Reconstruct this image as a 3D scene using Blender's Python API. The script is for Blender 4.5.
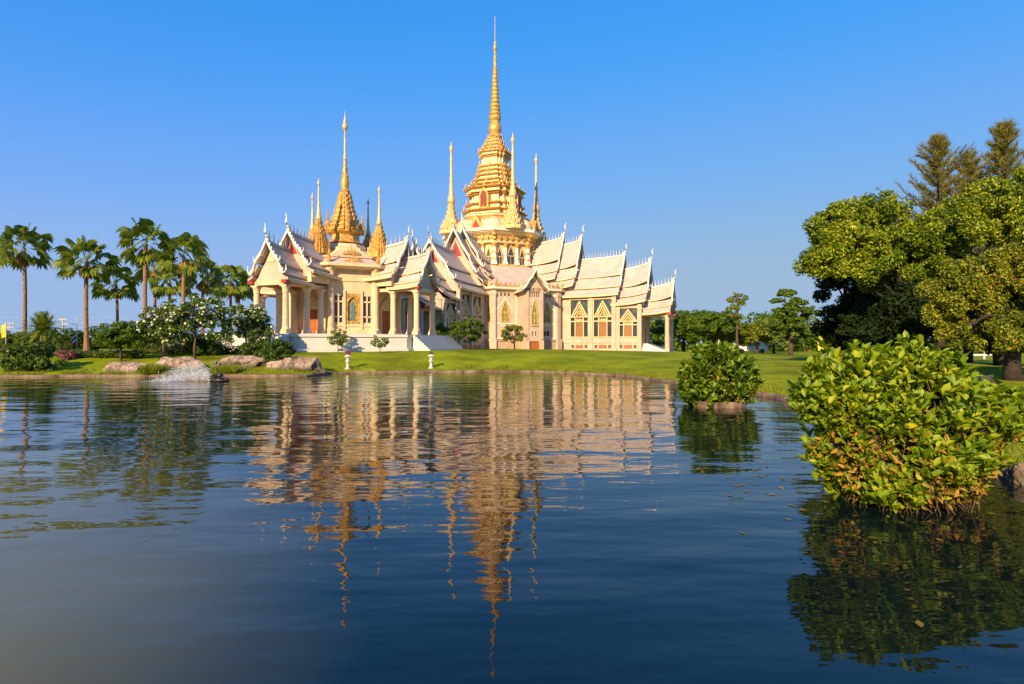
import bpy, math, random
import numpy as np
from mathutils import Matrix, Vector, noise as mnoise
PI = math.pi
R = math.radians
for o in list(bpy.data.objects):
    bpy.data.objects.remove(o)
S = bpy.context.scene
COL = S.collection

# ------------------------------------------------------------------ camera, light, exposure
F_PX, CX, HY, CAM_H = 585.0, 512.0, 345.0, 1.8
cam_data = bpy.data.cameras.new('camera')
cam = bpy.data.objects.new('camera', cam_data)
COL.objects.link(cam)
cam.location = (0, 0, CAM_H)
cam.rotation_euler = (R(90), 0, 0)
cam_data.sensor_width = 36
cam_data.lens = F_PX / 1024 * 36
cam_data.shift_y = (HY - 342) / 1024
cam_data.clip_start = 0.05
cam_data.clip_end = 4000
S.camera = cam

SUN_EL, SUN_DIR = 25.0, (-0.385, -0.923)          # horizontal direction towards the sun
w = bpy.data.worlds.new('World')
S.world = w
w.use_nodes = True
wn = w.node_tree.nodes
wl = w.node_tree.links
bg = wn['Background']
sky = wn.new('ShaderNodeTexSky')
sky.sky_type = 'NISHITA'
sky.sun_disc = False
sky.sun_elevation = R(SUN_EL)
sky.sun_rotation = math.atan2(SUN_DIR[0], SUN_DIR[1])
sky.altitude = 0
sky.air_density = 1.0
sky.dust_density = 0.25
sky.ozone_density = 4.0
hs = wn.new('ShaderNodeHueSaturation')
hs.inputs['Saturation'].default_value = 1.3
hs.inputs['Value'].default_value = 1.0
wl.new(sky.outputs[0], hs.inputs['Color'])
dn = wn.new('ShaderNodeVectorMath')
dn.operation = 'SCALE'
dn.inputs['Scale'].default_value = 1 / 12
cv = wn.new('ShaderNodeRGBCurve')
up_ = wn.new('ShaderNodeVectorMath')
up_.operation = 'SCALE'
up_.inputs['Scale'].default_value = 12
for ci, pts in enumerate(([(0, 0), (.015, .030), (.0525, .097), (.26, .19), (.4, .205), (1, .22)],
                          [(0, 0), (.1, .165), (.217, .228), (.5, .262), (1, .285)],
                          [(0, 0), (.27, .455), (.49, .465), (.75, .37), (1, .31)])):
    c = cv.mapping.curves[ci]
    c.points[0].location, c.points[1].location = pts[0], pts[-1]
    for q in pts[1:-1]:
        c.points.new(*q)
cv.mapping.update()
wl.new(hs.outputs[0], dn.inputs[0])
wl.new(dn.outputs[0], cv.inputs['Color'])
wl.new(cv.outputs[0], up_.inputs[0])
wtc = wn.new('ShaderNodeTexCoord')
wsx = wn.new('ShaderNodeSeparateXYZ')
wl.new(wtc.outputs['Generated'], wsx.inputs[0])
hz = wn.new('ShaderNodeMapRange')
hz.interpolation_type = 'SMOOTHSTEP'
hz.inputs[1].default_value = -0.02
hz.inputs[2].default_value = 0.24
hz.inputs[3].default_value = 0.8
hz.inputs[4].default_value = 0.0
wl.new(wsx.outputs['Z'], hz.inputs[0])
hm = wn.new('ShaderNodeMix')
hm.data_type = 'RGBA'
wl.new(hz.outputs[0], hm.inputs[0])
wl.new(up_.outputs[0], hm.inputs[6])
hm.inputs[7].default_value = (1.95, 3.05, 4.35, 1)
wl.new(hm.outputs[2], bg.inputs['Color'])
bg.inputs['Strength'].default_value = 0.095
sun_d = bpy.data.lights.new('sun', 'SUN')
sun_d.energy = 5.0
sun_d.angle = R(0.5)
sun_d.color = (1.0, 0.755, 0.475)
sun = bpy.data.objects.new('sun', sun_d)
COL.objects.link(sun)
sd = Vector((SUN_DIR[0] * math.cos(R(SUN_EL)), SUN_DIR[1] * math.cos(R(SUN_EL)), math.sin(R(SUN_EL))))
sun.rotation_euler = sd.to_track_quat('Z', 'Y').to_euler()
sun.location = (-40, -40, 60)
S.view_settings.view_transform = 'Standard'
S.view_settings.look = 'None'
S.view_settings.exposure = 0.75
S.view_settings.gamma = 1.0
S.render.resolution_x = 1024
S.render.resolution_y = 684
S.render.engine = 'CYCLES'


# ------------------------------------------------------------------ small helpers
def at(px, y, z=0.0):
    """world point on the ray through picture column px at depth y"""
    return Vector(((px - CX) / F_PX * y, y, z))


def zat(py, y):
    return CAM_H + (HY - py) / F_PX * y


def smooth(t):
    t = max(0.0, min(1.0, t))
    return t * t * (3 - 2 * t)


def tag(o, label=None, cat=None, group=None, kind=None):
    if label: o['label'] = label
    if cat: o['category'] = cat
    if group: o['group'] = group
    if kind: o['kind'] = kind
    return o


def empty(name, loc, rz=0.0, label=None, cat=None, group=None, scale=1.0):
    o = bpy.data.objects.new(name, None)
    COL.objects.link(o)
    o.location = loc
    o.rotation_euler = (0, 0, rz)
    o.scale = (scale, scale, scale)
    o.empty_display_size = 0.3
    return tag(o, label, cat, group)


def link(name, me, mat, parent=None):
    o = bpy.data.objects.new(name, me)
    COL.objects.link(o)
    if mat is not None and not me.materials:
        me.materials.append(mat)
    if parent is not None:
        o.parent = parent
    return o


def mesh_np(name, V, Fq, smooth_shade=False):
    """fast mesh from vertex array (n,3) and face array (m,k)"""
    me = bpy.data.meshes.new(name)
    V = np.asarray(V, dtype=np.float32)
    Fq = np.asarray(Fq, dtype=np.int32)
    k = Fq.shape[1]
    me.vertices.add(len(V))
    me.vertices.foreach_set('co', V.ravel())
    me.loops.add(Fq.size)
    me.loops.foreach_set('vertex_index', Fq.ravel())
    me.polygons.add(len(Fq))
    me.polygons.foreach_set('loop_start', np.arange(0, Fq.size, k, dtype=np.int32))
    if smooth_shade:
        me.polygons.foreach_set('use_smooth', np.ones(len(Fq), dtype=bool))
    me.update(calc_edges=True)
    me.validate()
    return me


class MB:
    """collects shapes into one mesh; M places everything that is added"""

    def __init__(s, M=None):
        s.v, s.f, s.sm = [], [], []
        s.M = M if M is not None else Matrix.Identity(4)

    def add(s, verts, faces, smooth_shade=False, M=None):
        M = s.M @ M if M is not None else s.M
        b = len(s.v)
        s.v += [tuple(M @ Vector(p)) for p in verts]
        for f in faces:
            s.f.append([i + b for i in f])
            s.sm.append(smooth_shade)
        return s

    def box(s, x0, x1, y0, y1, z0, z1, M=None):
        v = [(x, y, z) for z in (z0, z1) for y in (y0, y1) for x in (x0, x1)]
        f = [(0, 2, 3, 1), (4, 5, 7, 6), (0, 1, 5, 4), (1, 3, 7, 5), (3, 2, 6, 7), (2, 0, 4, 6)]
        return s.add(v, f, M=M)

    def prism(s, poly, z0, z1, poly_top=None, M=None):
        n = len(poly)
        t = poly_top or poly
        v = [(x, y, z0) for x, y in poly] + [(x, y, z1) for x, y in t]
        f = [tuple(range(n))[::-1], tuple(range(n, 2 * n))]
        f += [(i, (i + 1) % n, n + (i + 1) % n, n + i) for i in range(n)]
        return s.add(v, f, M=M)

    def plate(s, poly, y0, y1, M=None):
        """polygon in the x,z plane, extruded along y"""
        n = len(poly)
        v = [(x, y0, z) for x, z in poly] + [(x, y1, z) for x, z in poly]
        f = [tuple(range(n)), tuple(range(n, 2 * n))[::-1]]
        f += [(i, n + i, n + (i + 1) % n, (i + 1) % n) for i in range(n)]
        return s.add(v, f, M=M)

    def loft(s, plan, prof, cx=0, cy=0, smooth_shade=False, M=None):
        """plan: unit outline; prof: (r, z) rings from bottom to top"""
        n = len(plan)
        v, f = [], []
        for r, z in prof:
            v += [(cx + r * x, cy + r * y, z) for x, y in plan]
        for k in range(len(prof) - 1):
            for i in range(n):
                f.append((k * n + i, k * n + (i + 1) % n, (k + 1) * n + (i + 1) % n, (k + 1) * n + i))
        f.append(tuple(range(n))[::-1])
        f.append(tuple(range((len(prof) - 1) * n, len(prof) * n)))
        return s.add(v, f, smooth_shade, M=M)

    def tube(s, pts, rad, n=6, M=None, smooth_shade=True):
        pts = [Vector(p) for p in pts]
        v, f = [], []
        for k, p in enumerate(pts):
            d = (pts[min(k + 1, len(pts) - 1)] - pts[max(k - 1, 0)]).normalized()
            up = Vector((0, 0, 1)) if abs(d.z) < 0.9 else Vector((1, 0, 0))
            a = d.cross(up).normalized()
            b = d.cross(a)
            r = rad[k] if isinstance(rad, (list, tuple)) else rad
            v += [tuple(p + r * (math.cos(2 * PI * i / n) * a + math.sin(2 * PI * i / n) * b)) for i in range(n)]
        for k in range(len(pts) - 1):
            for i in range(n):
                f.append((k * n + i, (k + 1) * n + i, (k + 1) * n + (i + 1) % n, k * n + (i + 1) % n))
        f.append(tuple(range(n)))
        f.append(tuple(range((len(pts) - 1) * n, len(pts) * n))[::-1])
        return s.add(v, f, smooth_shade, M=M)

    def mesh(s, name):
        me = bpy.data.meshes.new(name)
        me.from_pydata(s.v, [], s.f)
        me.polygons.foreach_set('use_smooth', s.sm)
        me.update()
        return me

    def build(s, name, mat, parent=None):
        return link(name, s.mesh(name), mat, parent)


def ngon(n, rot=0.0, apothem=False):
    k = 1 / math.cos(PI / n) if apothem else 1.0
    return [(k * math.cos(2 * PI * i / n + rot), k * math.sin(2 * PI * i / n + rot)) for i in range(n)]


OCT = ngon(8, PI / 8, True)                    # faces square to x and y
RND = ngon(12)


def redent(a=0.62, b=0.82):
    """square with twice-stepped corners"""
    q = [(1, -a), (1, a), (b, a), (b, b), (a, b), (a, 1)]
    out = []
    for k in range(4):
        c, s_ = round(math.cos(k * PI / 2)), round(math.sin(k * PI / 2))
        for x, y in q[1:]:
            out.append((c * x - s_ * y, s_ * x + c * y))
    return out


RED = redent()


# ------------------------------------------------------------------ materials
def mat(name, col, rough=0.6, metal=0.0, var=0.12, scale=1.5, bump=0.0, bscale=20.0, spec=0.4, col2=None):
    m = bpy.data.materials.new(name)
    m.use_nodes = True
    nt = m.node_tree
    N, L = nt.nodes, nt.links
    p = N['Principled BSDF']
    p.inputs['Roughness'].default_value = rough
    p.inputs['Metallic'].default_value = metal
    p.inputs['Specular IOR Level'].default_value = spec
    tc = N.new('ShaderNodeTexCoord')
    nz = N.new('ShaderNodeTexNoise')
    nz.inputs['Scale'].default_value = scale
    nz.inputs['Detail'].default_value = 6
    nz.inputs['Roughness'].default_value = 0.65
    L.new(tc.outputs['Object'], nz.inputs['Vector'])
    rp = N.new('ShaderNodeValToRGB')
    c1 = [c * (1 - var) for c in col]
    c2 = col2 if col2 else [min(1, c * (1 + var)) for c in col]
    rp.color_ramp.elements[0].color = (*c1, 1)
    rp.color_ramp.elements[1].color = (*c2, 1)
    rp.color_ramp.elements[0].position = 0.33
    rp.color_ramp.elements[1].position = 0.67
    L.new(nz.outputs['Fac'], rp.inputs['Fac'])
    n4 = N.new('ShaderNodeTexNoise')
    n4.inputs['Scale'].default_value = scale * 2.3
    n4.inputs['Detail'].default_value = 9
    n4.inputs['Roughness'].default_value = 0.8
    mp4 = N.new('ShaderNodeMapping')
    mp4.inputs['Scale'].default_value = (1, 1, 0.35)
    L.new(tc.outputs['Object'], mp4.inputs['Vector'])
    L.new(mp4.outputs[0], n4.inputs['Vector'])
    r4 = N.new('ShaderNodeMapRange')
    r4.inputs[1].default_value = 0.28
    r4.inputs[2].default_value = 0.55
    r4.inputs[3].default_value = 1 - var * 1.6
    r4.inputs[4].default_value = 1.0
    L.new(n4.outputs['Fac'], r4.inputs[0])
    v4 = N.new('ShaderNodeVectorMath')
    v4.operation = 'SCALE'
    L.new(rp.outputs['Color'], v4.inputs[0])
    L.new(r4.outputs[0], v4.inputs['Scale'])
    L.new(v4.outputs[0], p.inputs['Base Color'])
    if bump:
        n2 = N.new('ShaderNodeTexNoise')
        n2.inputs['Scale'].default_value = bscale
        n2.inputs['Detail'].default_value = 4
        L.new(tc.outputs['Object'], n2.inputs['Vector'])
        b = N.new('ShaderNodeBump')
        b.inputs['Strength'].default_value = 1.0
        b.inputs['Distance'].default_value = bump
        L.new(n2.outputs['Fac'], b.inputs['Height'])
        L.new(b.outputs['Normal'], p.inputs['Normal'])
    return m


def leaf_mat(name, stops, transl=0.3, rough=0.5, clump=0.6, cscale=1.0, spec=0.3):
    """stops: (pos, colour) over the per-leaf random; a soft noise shifts whole clumps"""
    m = bpy.data.materials.new(name)
    m.use_nodes = True
    nt = m.node_tree
    N, L = nt.nodes, nt.links
    p = N['Principled BSDF']
    p.inputs['Roughness'].default_value = rough
    p.inputs['Specular IOR Level'].default_value = spec
    g = N.new('ShaderNodeNewGeometry')
    tc = N.new('ShaderNodeTexCoord')
    nz = N.new('ShaderNodeTexNoise')
    nz.inputs['Scale'].default_value = cscale
    nz.inputs['Detail'].default_value = 3
    L.new(tc.outputs['Object'], nz.inputs['Vector'])
    mx = N.new('ShaderNodeMath')
    mx.operation = 'MULTIPLY_ADD'
    mx.inputs[1].default_value = clump
    L.new(nz.outputs['Fac'], mx.inputs[0])
    sub = N.new('ShaderNodeMath')
    sub.operation = 'SUBTRACT'
    sub.inputs[1].default_value = clump * 0.5 - 0.12
    mm_ = N.new('ShaderNodeMath')
    mm_.operation = 'MULTIPLY'
    mm_.inputs[1].default_value = 0.78
    L.new(g.outputs['Random Per Island'], mm_.inputs[0])
    L.new(mm_.outputs[0], sub.inputs[0])
    L.new(sub.outputs[0], mx.inputs[2])
    rp = N.new('ShaderNodeValToRGB')
    el = rp.color_ramp.elements
    while len(el) < len(stops):
        el.new(0.5)
    for e, (pos, c) in zip(el, stops):
        e.position = pos
        e.color = (*c, 1)
    L.new(mx.outputs[0], rp.inputs['Fac'])
    L.new(rp.outputs['Color'], p.inputs['Base Color'])
    tr = N.new('ShaderNodeBsdfTranslucent')
    L.new(rp.outputs['Color'], tr.inputs['Color'])
    mix = N.new('ShaderNodeMixShader')
    mix.inputs[0].default_value = transl
    L.new(p.outputs[0], mix.inputs[1])
    L.new(tr.outputs[0], mix.inputs[2])
    L.new(mix.outputs[0], N['Material Output'].inputs['Surface'])
    return m


def tile_mat(name, c1, c2):
    m = mat(name, c1, 0.55, var=0.1, scale=0.7)
    nt = m.node_tree
    N, L = nt.nodes, nt.links
    p = N['Principled BSDF']
    tc = N.new('ShaderNodeTexCoord')
    wv = N.new('ShaderNodeTexWave')
    wv.wave_type = 'BANDS'
    wv.bands_direction = 'Z'
    wv.wave_profile = 'SAW'
    wv.inputs['Scale'].default_value = 1.3
    wv.inputs['Distortion'].default_value = 0.4
    L.new(tc.outputs['Object'], wv.inputs['Vector'])
    nz = N.new('ShaderNodeTexNoise')
    nz.inputs['Scale'].default_value = 5
    nz.inputs['Detail'].default_value = 5
    L.new(tc.outputs['Object'], nz.inputs['Vector'])
    old = p.inputs['Base Color'].links[0].from_socket
    mx = N.new('ShaderNodeMix')
    mx.data_type = 'RGBA'
    mp = N.new('ShaderNodeMapRange')
    mp.inputs[1].default_value = 0.42
    mp.inputs[2].default_value = 0.7
    mp.inputs[4].default_value = 0.55
    L.new(nz.outputs['Fac'], mp.inputs[0])
    L.new(mp.outputs[0], mx.inputs[0])
    L.new(old, mx.inputs[6])
    mx.inputs[7].default_value = (*c2, 1)
    L.new(mx.outputs[2], p.inputs['Base Color'])
    w2 = N.new('ShaderNodeTexWave')
    w2.wave_type = 'BANDS'
    w2.bands_direction = 'Z'
    w2.wave_profile = 'SAW'
    w2.inputs['Scale'].default_value = 0.72
    w2.inputs['Distortion'].default_value = 0.3
    L.new(tc.outputs['Object'], w2.inputs['Vector'])
    r2 = N.new('ShaderNodeMapRange')
    r2.inputs[3].default_value = 0.89
    r2.inputs[4].default_value = 1.0
    L.new(w2.outputs['Fac'], r2.inputs[0])
    st_ = N.new('ShaderNodeTexNoise')
    st_.inputs['Scale'].default_value = 0.9
    st_.inputs['Detail'].default_value = 8
    st_.inputs['Roughness'].default_value = 0.75
    L.new(tc.outputs['Object'], st_.inputs['Vector'])
    r3 = N.new('ShaderNodeMapRange')
    r3.inputs[1].default_value = 0.3
    r3.inputs[2].default_value = 0.6
    r3.inputs[3].default_value = 0.84
    r3.inputs[4].default_value = 1.0
    L.new(st_.outputs['Fac'], r3.inputs[0])
    pm = N.new('ShaderNodeMath')
    pm.operation = 'MULTIPLY'
    L.new(r2.outputs[0], pm.inputs[0])
    L.new(r3.outputs[0], pm.inputs[1])
    m3 = N.new('ShaderNodeVectorMath')
    m3.operation = 'SCALE'
    L.new(mx.outputs[2], m3.inputs[0])
    L.new(pm.outputs[0], m3.inputs['Scale'])
    L.new(m3.outputs[0], p.inputs['Base Color'])
    b = N.new('ShaderNodeBump')
    b.inputs['Strength'].default_value = 0.7
    b.inputs['Distance'].default_value = 0.05
    L.new(wv.outputs['Fac'], b.inputs['Height'])
    L.new(b.outputs['Normal'], p.inputs['Normal'])
    return m


M = {
    'cream': mat('cream_plaster', (0.68, 0.50, 0.285), 0.65, var=0.15, scale=0.6, bump=0.004, bscale=9),
    'pink': mat('pink_plaster', (0.56, 0.395, 0.285), 0.65, var=0.14, scale=0.8, bump=0.004, bscale=9),
    'white': mat('white_trim', (0.76, 0.67, 0.54), 0.55, var=0.06, scale=1.5),
    'marble': mat('white_marble', (0.60, 0.56, 0.50), 0.45, var=0.06, scale=0.8),
    'gold': mat('gilding', (0.64, 0.355, 0.08), 0.40, metal=0.3, var=0.38, scale=2.5, bump=0.06, bscale=6),
    'goldpale': mat('pale_gilding', (0.66, 0.46, 0.20), 0.45, metal=0.15, var=0.2, scale=3.0, bump=0.05, bscale=6),
    'goldcream': mat('gilt_plaster', (0.72, 0.55, 0.33), 0.5, var=0.25, scale=3.0, bump=0.03, bscale=5),
    'red': mat('red_lacquer', (0.36, 0.03, 0.018), 0.45, var=0.15),
    'nichered': mat('dark_red_niche', (0.22, 0.03, 0.012), 0.5, var=0.4, scale=2),
    'door': mat('orange_wood', (0.38, 0.11, 0.025), 0.45, var=0.2, scale=4),
    'shutter': mat('gilt_wood', (0.30, 0.13, 0.03), 0.45, var=0.25, scale=6),
    'glass': mat('dark_glass', (0.045, 0.05, 0.045), 0.08, var=0.3, scale=0.8, spec=0.7),
    'stained': mat('stained_glass', (0.07, 0.09, 0.04), 0.2, var=0.5, scale=5, col2=(0.58, 0.43, 0.09)),
    'teal': mat('teal_glass', (0.07, 0.095, 0.09), 0.12, var=0.5, scale=2, spec=0.6),
    'blue': mat('blue_glass', (0.10, 0.22, 0.26), 0.3, var=0.4, scale=8),
    'shade': mat('dark_interior', (0.12, 0.09, 0.07), 0.7, var=0.2),
    'tile': tile_mat('pink_roof_tiles', (0.54, 0.42, 0.345), (0.65, 0.545, 0.465)),
    'silver': mat('silver_crest', (0.50, 0.46, 0.40), 0.45, metal=0.1, var=0.1),
    'stone': mat('plinth_stone', (0.46, 0.32, 0.21), 0.75, var=0.2, scale=2, bump=0.01, bscale=10),
    'trunk': mat('palm_bark', (0.27, 0.16, 0.09), 0.9, var=0.35, scale=5, bump=0.03, bscale=12),
    'bark': mat('brown_bark', (0.10, 0.065, 0.04), 0.9, var=0.35, scale=4, bump=0.03, bscale=14),
    'shadebark': mat('shaded_bark', (0.04, 0.028, 0.02), 0.9, var=0.35, scale=4, bump=0.03, bscale=14),  # bark with the shade under the crowns put into its colour
    'twig': mat('brown_stems', (0.10, 0.065, 0.03), 0.85, var=0.35, scale=9),
    'rock': mat('pale_rock', (0.30, 0.19, 0.12), 0.9, var=0.5, scale=1.8, bump=0.10, bscale=4, col2=(0.52, 0.39, 0.30)),
    'darkrock': mat('dark_stone', (0.05, 0.045, 0.04), 0.85, var=0.3, scale=4, bump=0.03, bscale=9),
    'brick': mat('brick_edging', (0.16, 0.09, 0.05), 0.85, var=0.5, scale=1.3, bump=0.02, bscale=8, col2=(0.34, 0.23, 0.15)),
    'concrete': mat('grey_concrete', (0.42, 0.40, 0.37), 0.8, var=0.1),
    'paint': mat('white_paint', (0.80, 0.79, 0.76), 0.5, var=0.05),
    'black': mat('black_plastic', (0.02, 0.02, 0.022), 0.4, var=0.2),
    'bluetin': mat('blue_roof', (0.04, 0.16, 0.42), 0.4, var=0.1),
    'flagred': mat('flag_red', (0.55, 0.03, 0.04), 0.8, var=0.05),
    'flagwhite': mat('flag_white', (0.75, 0.75, 0.75), 0.8, var=0.04),
    'flagblue': mat('flag_blue', (0.03, 0.05, 0.30), 0.8, var=0.05),
    'yellow': mat('yellow_cloth', (0.80, 0.55, 0.03), 0.8, var=0.05),
}
LF = {
    'palm': leaf_mat('palm_leaf', [(0.0, (0.04, 0.09, 0.01)), (0.45, (0.12, 0.19, 0.018)), (0.85, (0.28, 0.30, 0.03)), (1.0, (0.42, 0.32, 0.05))], 0.4, 0.4, 0.4, 0.6),
    'deadpalm': leaf_mat('dry_palm_leaf', [(0.0, (0.20, 0.10, 0.025)), (1.0, (0.46, 0.27, 0.07))], 0.3),
    'dark': leaf_mat('dark_leaf', [(0.0, (0.025, 0.06, 0.006)), (0.6, (0.075, 0.14, 0.014)), (1.0, (0.17, 0.24, 0.02))], 0.3, 0.4, 0.7, 1.0),
    'mid': leaf_mat('green_leaf', [(0.0, (0.03, 0.075, 0.006)), (0.5, (0.09, 0.17, 0.012)), (1.0, (0.21, 0.27, 0.02))], 0.35, 0.45, 0.8, 0.8),
    'light': leaf_mat('pale_green_leaf', [(0.0, (0.07, 0.11, 0.008)), (0.5, (0.17, 0.22, 0.02)), (1.0, (0.33, 0.33, 0.03))], 0.35, 0.5, 0.6, 1.0),
    'big': leaf_mat('sunlit_tree_leaf', [(0.0, (0.02, 0.05, 0.004)), (0.4, (0.085, 0.15, 0.008)), (0.72, (0.21, 0.27, 0.012)), (1.0, (0.44, 0.44, 0.02))], 0.25, 0.45, 1.1, 0.5, 0.2),  # crown highlights and dark gaps are put into the leaf tones
    'rust': leaf_mat('rusty_tree_leaf', [(0.0, (0.03, 0.06, 0.006)), (0.5, (0.13, 0.17, 0.012)), (0.8, (0.32, 0.33, 0.02)), (1.0, (0.42, 0.24, 0.03))], 0.25, 0.45, 1.1, 0.5, 0.2),
    'pine': leaf_mat('casuarina_leaf', [(0.0, (0.08, 0.09, 0.01)), (0.6, (0.19, 0.18, 0.025)), (1.0, (0.32, 0.25, 0.04))], 0.3, 0.6, 0.6, 0.6),
    'shadepine': leaf_mat('conifer_shade_leaf', [(0.0, (0.008, 0.018, 0.004)), (1.0, (0.026, 0.046, 0.008))], 0.15, 0.7, 0.6, 0.6, 0.08),  # dark conifer green, with the shade under the crowns painted in
    'bush': leaf_mat('pond_bush_leaf', [(0.0, (0.05, 0.12, 0.005)), (0.3, (0.16, 0.27, 0.010)), (0.75, (0.31, 0.39, 0.016)), (0.91, (0.44, 0.46, 0.018)), (0.96, (0.68, 0.52, 0.015)), (1.0, (0.64, 0.38, 0.015))], 0.4, 0.42, 0.45, 2.2, 0.3),
    'bushold': leaf_mat('dry_bush_leaf', [(0.0, (0.14, 0.15, 0.012)), (0.5, (0.30, 0.19, 0.02)), (1.0, (0.48, 0.22, 0.025))], 0.3, 0.5, 0.3, 3.0),
    'smallbush': leaf_mat('round_bush_leaf', [(0.0, (0.03, 0.09, 0.004)), (0.5, (0.11, 0.20, 0.008)), (0.9, (0.22, 0.29, 0.012)), (1.0, (0.36, 0.33, 0.02))], 0.35, 0.4, 0.5, 2.0, 0.4),
    'flower': leaf_mat('white_flower', [(0.0, (0.70, 0.66, 0.50)), (1.0, (0.85, 0.83, 0.75))], 0.3, 0.6, 0.1),
    'pinkflower': leaf_mat('pink_flower', [(0.0, (0.35, 0.05, 0.14)), (1.0, (0.62, 0.14, 0.28))], 0.3, 0.6, 0.1),
    'hedge': leaf_mat('hedge_leaf', [(0.0, (0.03, 0.065, 0.006)), (0.6, (0.09, 0.13, 0.012)), (1.0, (0.19, 0.20, 0.02))], 0.3, 0.5, 0.7, 1.2),
    'grass': leaf_mat('grass_blade', [(0.0, (0.13, 0.18, 0.008)), (1.0, (0.28, 0.30, 0.015))], 0.3, 0.6, 0.4, 0.6),
}

# ------------------------------------------------------------------ the pond and the ground
SHORE = [(-80, 24), (-45, 31.5), (-29, 32.6), (-24, 33.3), (-20, 32.9), (-16, 33.4), (-12.2, 33.4), (-11.2, 36.2), (-9, 37.4), (-5, 38.3),
         (-0.8, 38.9), (1.5, 38.6), (3.2, 37.4), (5.3, 35.0), (6.9, 31.4), (7.8, 27), (8.5, 23.5), (8.85, 20.2), (8.8, 17.5),
         (8.5, 14), (8.0, 11.2), (7.2, 9.2), (6.75, 7.6), (6.95, 5.5), (8.5, 2.5), (9.5, -2), (6, -5), (-10, -6), (-60, -7), (-85, 5)]


def catmull(P, n=6):
    out = []
    L_ = len(P)
    for i in range(L_):
        p0, p1, p2, p3 = [np.array(P[(i + k - 1) % L_], float) for k in range(4)]
        for j in range(n):
            t = j / n
            out.append(0.5 * ((2 * p1) + (-p0 + p2) * t + (2 * p0 - 5 * p1 + 4 * p2 - p3) * t * t + (-p0 + 3 * p1 - 3 * p2 + p3) * t ** 3))
    return np.array(out)


SH = catmull(SHORE)
SHa, SHb = SH, np.roll(SH, -1, axis=0)


def shore_dist(P):
    """signed distance to the shoreline, negative in the pond; P (n,2)"""
    P = np.asarray(P, float)
    best = np.full(len(P), 1e9)
    ins = np.zeros(len(P), bool)
    for a, b in zip(SHa, SHb):
        d = b - a
        t = np.clip(((P - a) @ d) / (d @ d), 0, 1)
        q = a + t[:, None] * d
        best = np.minimum(best, np.hypot(*(P - q).T))
        c = ((a[1] > P[:, 1]) != (b[1] > P[:, 1]))
        with np.errstate(divide='ignore', invalid='ignore'):
            xx = a[0] + (P[:, 1] - a[1]) * (b[0] - a[0]) / (b[1] - a[1] if b[1] != a[1] else 1e-9)
        ins ^= c & (P[:, 0] < xx)
    return np.where(ins, -best, best)


def ground_z(P):
    P = np.asarray(P, float).reshape(-1, 2)
    d = shore_dist(P)
    x, y = P[:, 0], P[:, 1]
    zt = np.interp(x, [-60, -30, -5, 12, 22, 34, 60], [1.2, 1.25, 1.35, 1.1, 0.92, 0.5, 0.4])
    near = np.clip((y - 16) / 20, 0, 1)
    zt = zt * (0.45 + 0.55 * near)
    t = np.clip(d / np.interp(x, [-10, 5, 10], [12, 13, 22]), 0, 1)
    rise = t * (2 - t)
    z = 0.10 + (zt - 0.10) * rise
    z += 0.03 * np.sin(x * 0.21 + 1.3) * np.sin(y * 0.17) * np.clip(d / 5, 0, 1)
    return np.where(d < 0, np.maximum(-1.2, 0.10 + d * 0.9), z)


def gz(x, y):
    return float(ground_z([(x, y)])[0])


def axis(lo, a, b, hi, step):
    mid = list(np.arange(a, b, step))
    out, v, s_ = [], b, step
    while v < hi:
        out.append(v)
        s_ *= 1.22
        v += s_
    out.append(hi)
    neg, v, s_ = [], a, step
    while v > lo:
        s_ *= 1.22
        v -= s_
        neg.append(max(v, lo))
    return np.array(sorted(set(neg)) + mid + out)


gx, gy = axis(-1500, -46, 40, 1500, 0.55), axis(-300, -8, 62, 2500, 0.55)
GX, GY = np.meshgrid(gx, gy)
P2 = np.stack([GX.ravel(), GY.ravel()], 1)
Z = ground_z(P2)
nx, ny = len(gx), len(gy)
idx = np.arange(nx * ny).reshape(ny, nx)
Q = np.stack([idx[:-1, :-1].ravel(), idx[:-1, 1:].ravel(), idx[1:, 1:].ravel(), idx[1:, :-1].ravel()], 1)
g_me = mesh_np('ground', np.column_stack([P2, Z]), Q, True)
lawn = mat('lawn_grass', (0.175, 0.23, 0.004), 0.95, var=0.28, scale=0.3, bump=0.08, bscale=18, spec=0.1, col2=(0.32, 0.375, 0.008))
link('ground', g_me, lawn)['kind'] = 'structure'

FOUNT = at(211, 30.0)
wm = bpy.data.materials.new('pond_water')
wm.use_nodes = True
N, L = wm.node_tree.nodes, wm.node_tree.links
p = N['Principled BSDF']
p.inputs['Roughness'].default_value = 0.015
p.inputs['IOR'].default_value = 1.33
p.inputs['Specular IOR Level'].default_value = 0.65
tc = N.new('ShaderNodeTexCoord')


def wnoise(sx, sy, scale, detail=2.0):
    mp_ = N.new('ShaderNodeMapping')
    mp_.inputs['Scale'].default_value = (sx, sy, 1)
    mp_.inputs['Rotation'].default_value = (0, 0, R(-8))
    L.new(tc.outputs['Object'], mp_.inputs['Vector'])
    n_ = N.new('ShaderNodeTexNoise')
    n_.inputs['Scale'].default_value = scale
    n_.inputs['Detail'].default_value = detail
    n_.inputs['Roughness'].default_value = 0.45
    L.new(mp_.outputs[0], n_.inputs['Vector'])
    return n_.outputs['Fac']


def wmath(op, a, b):
    m_ = N.new('ShaderNodeMath')
    m_.operation = op
    for i, q in enumerate((a, b)):
        if isinstance(q, (int, float)):
            m_.inputs[i].default_value = q
        else:
            L.new(q, m_.inputs[i])
    return m_.outputs[0]


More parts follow.
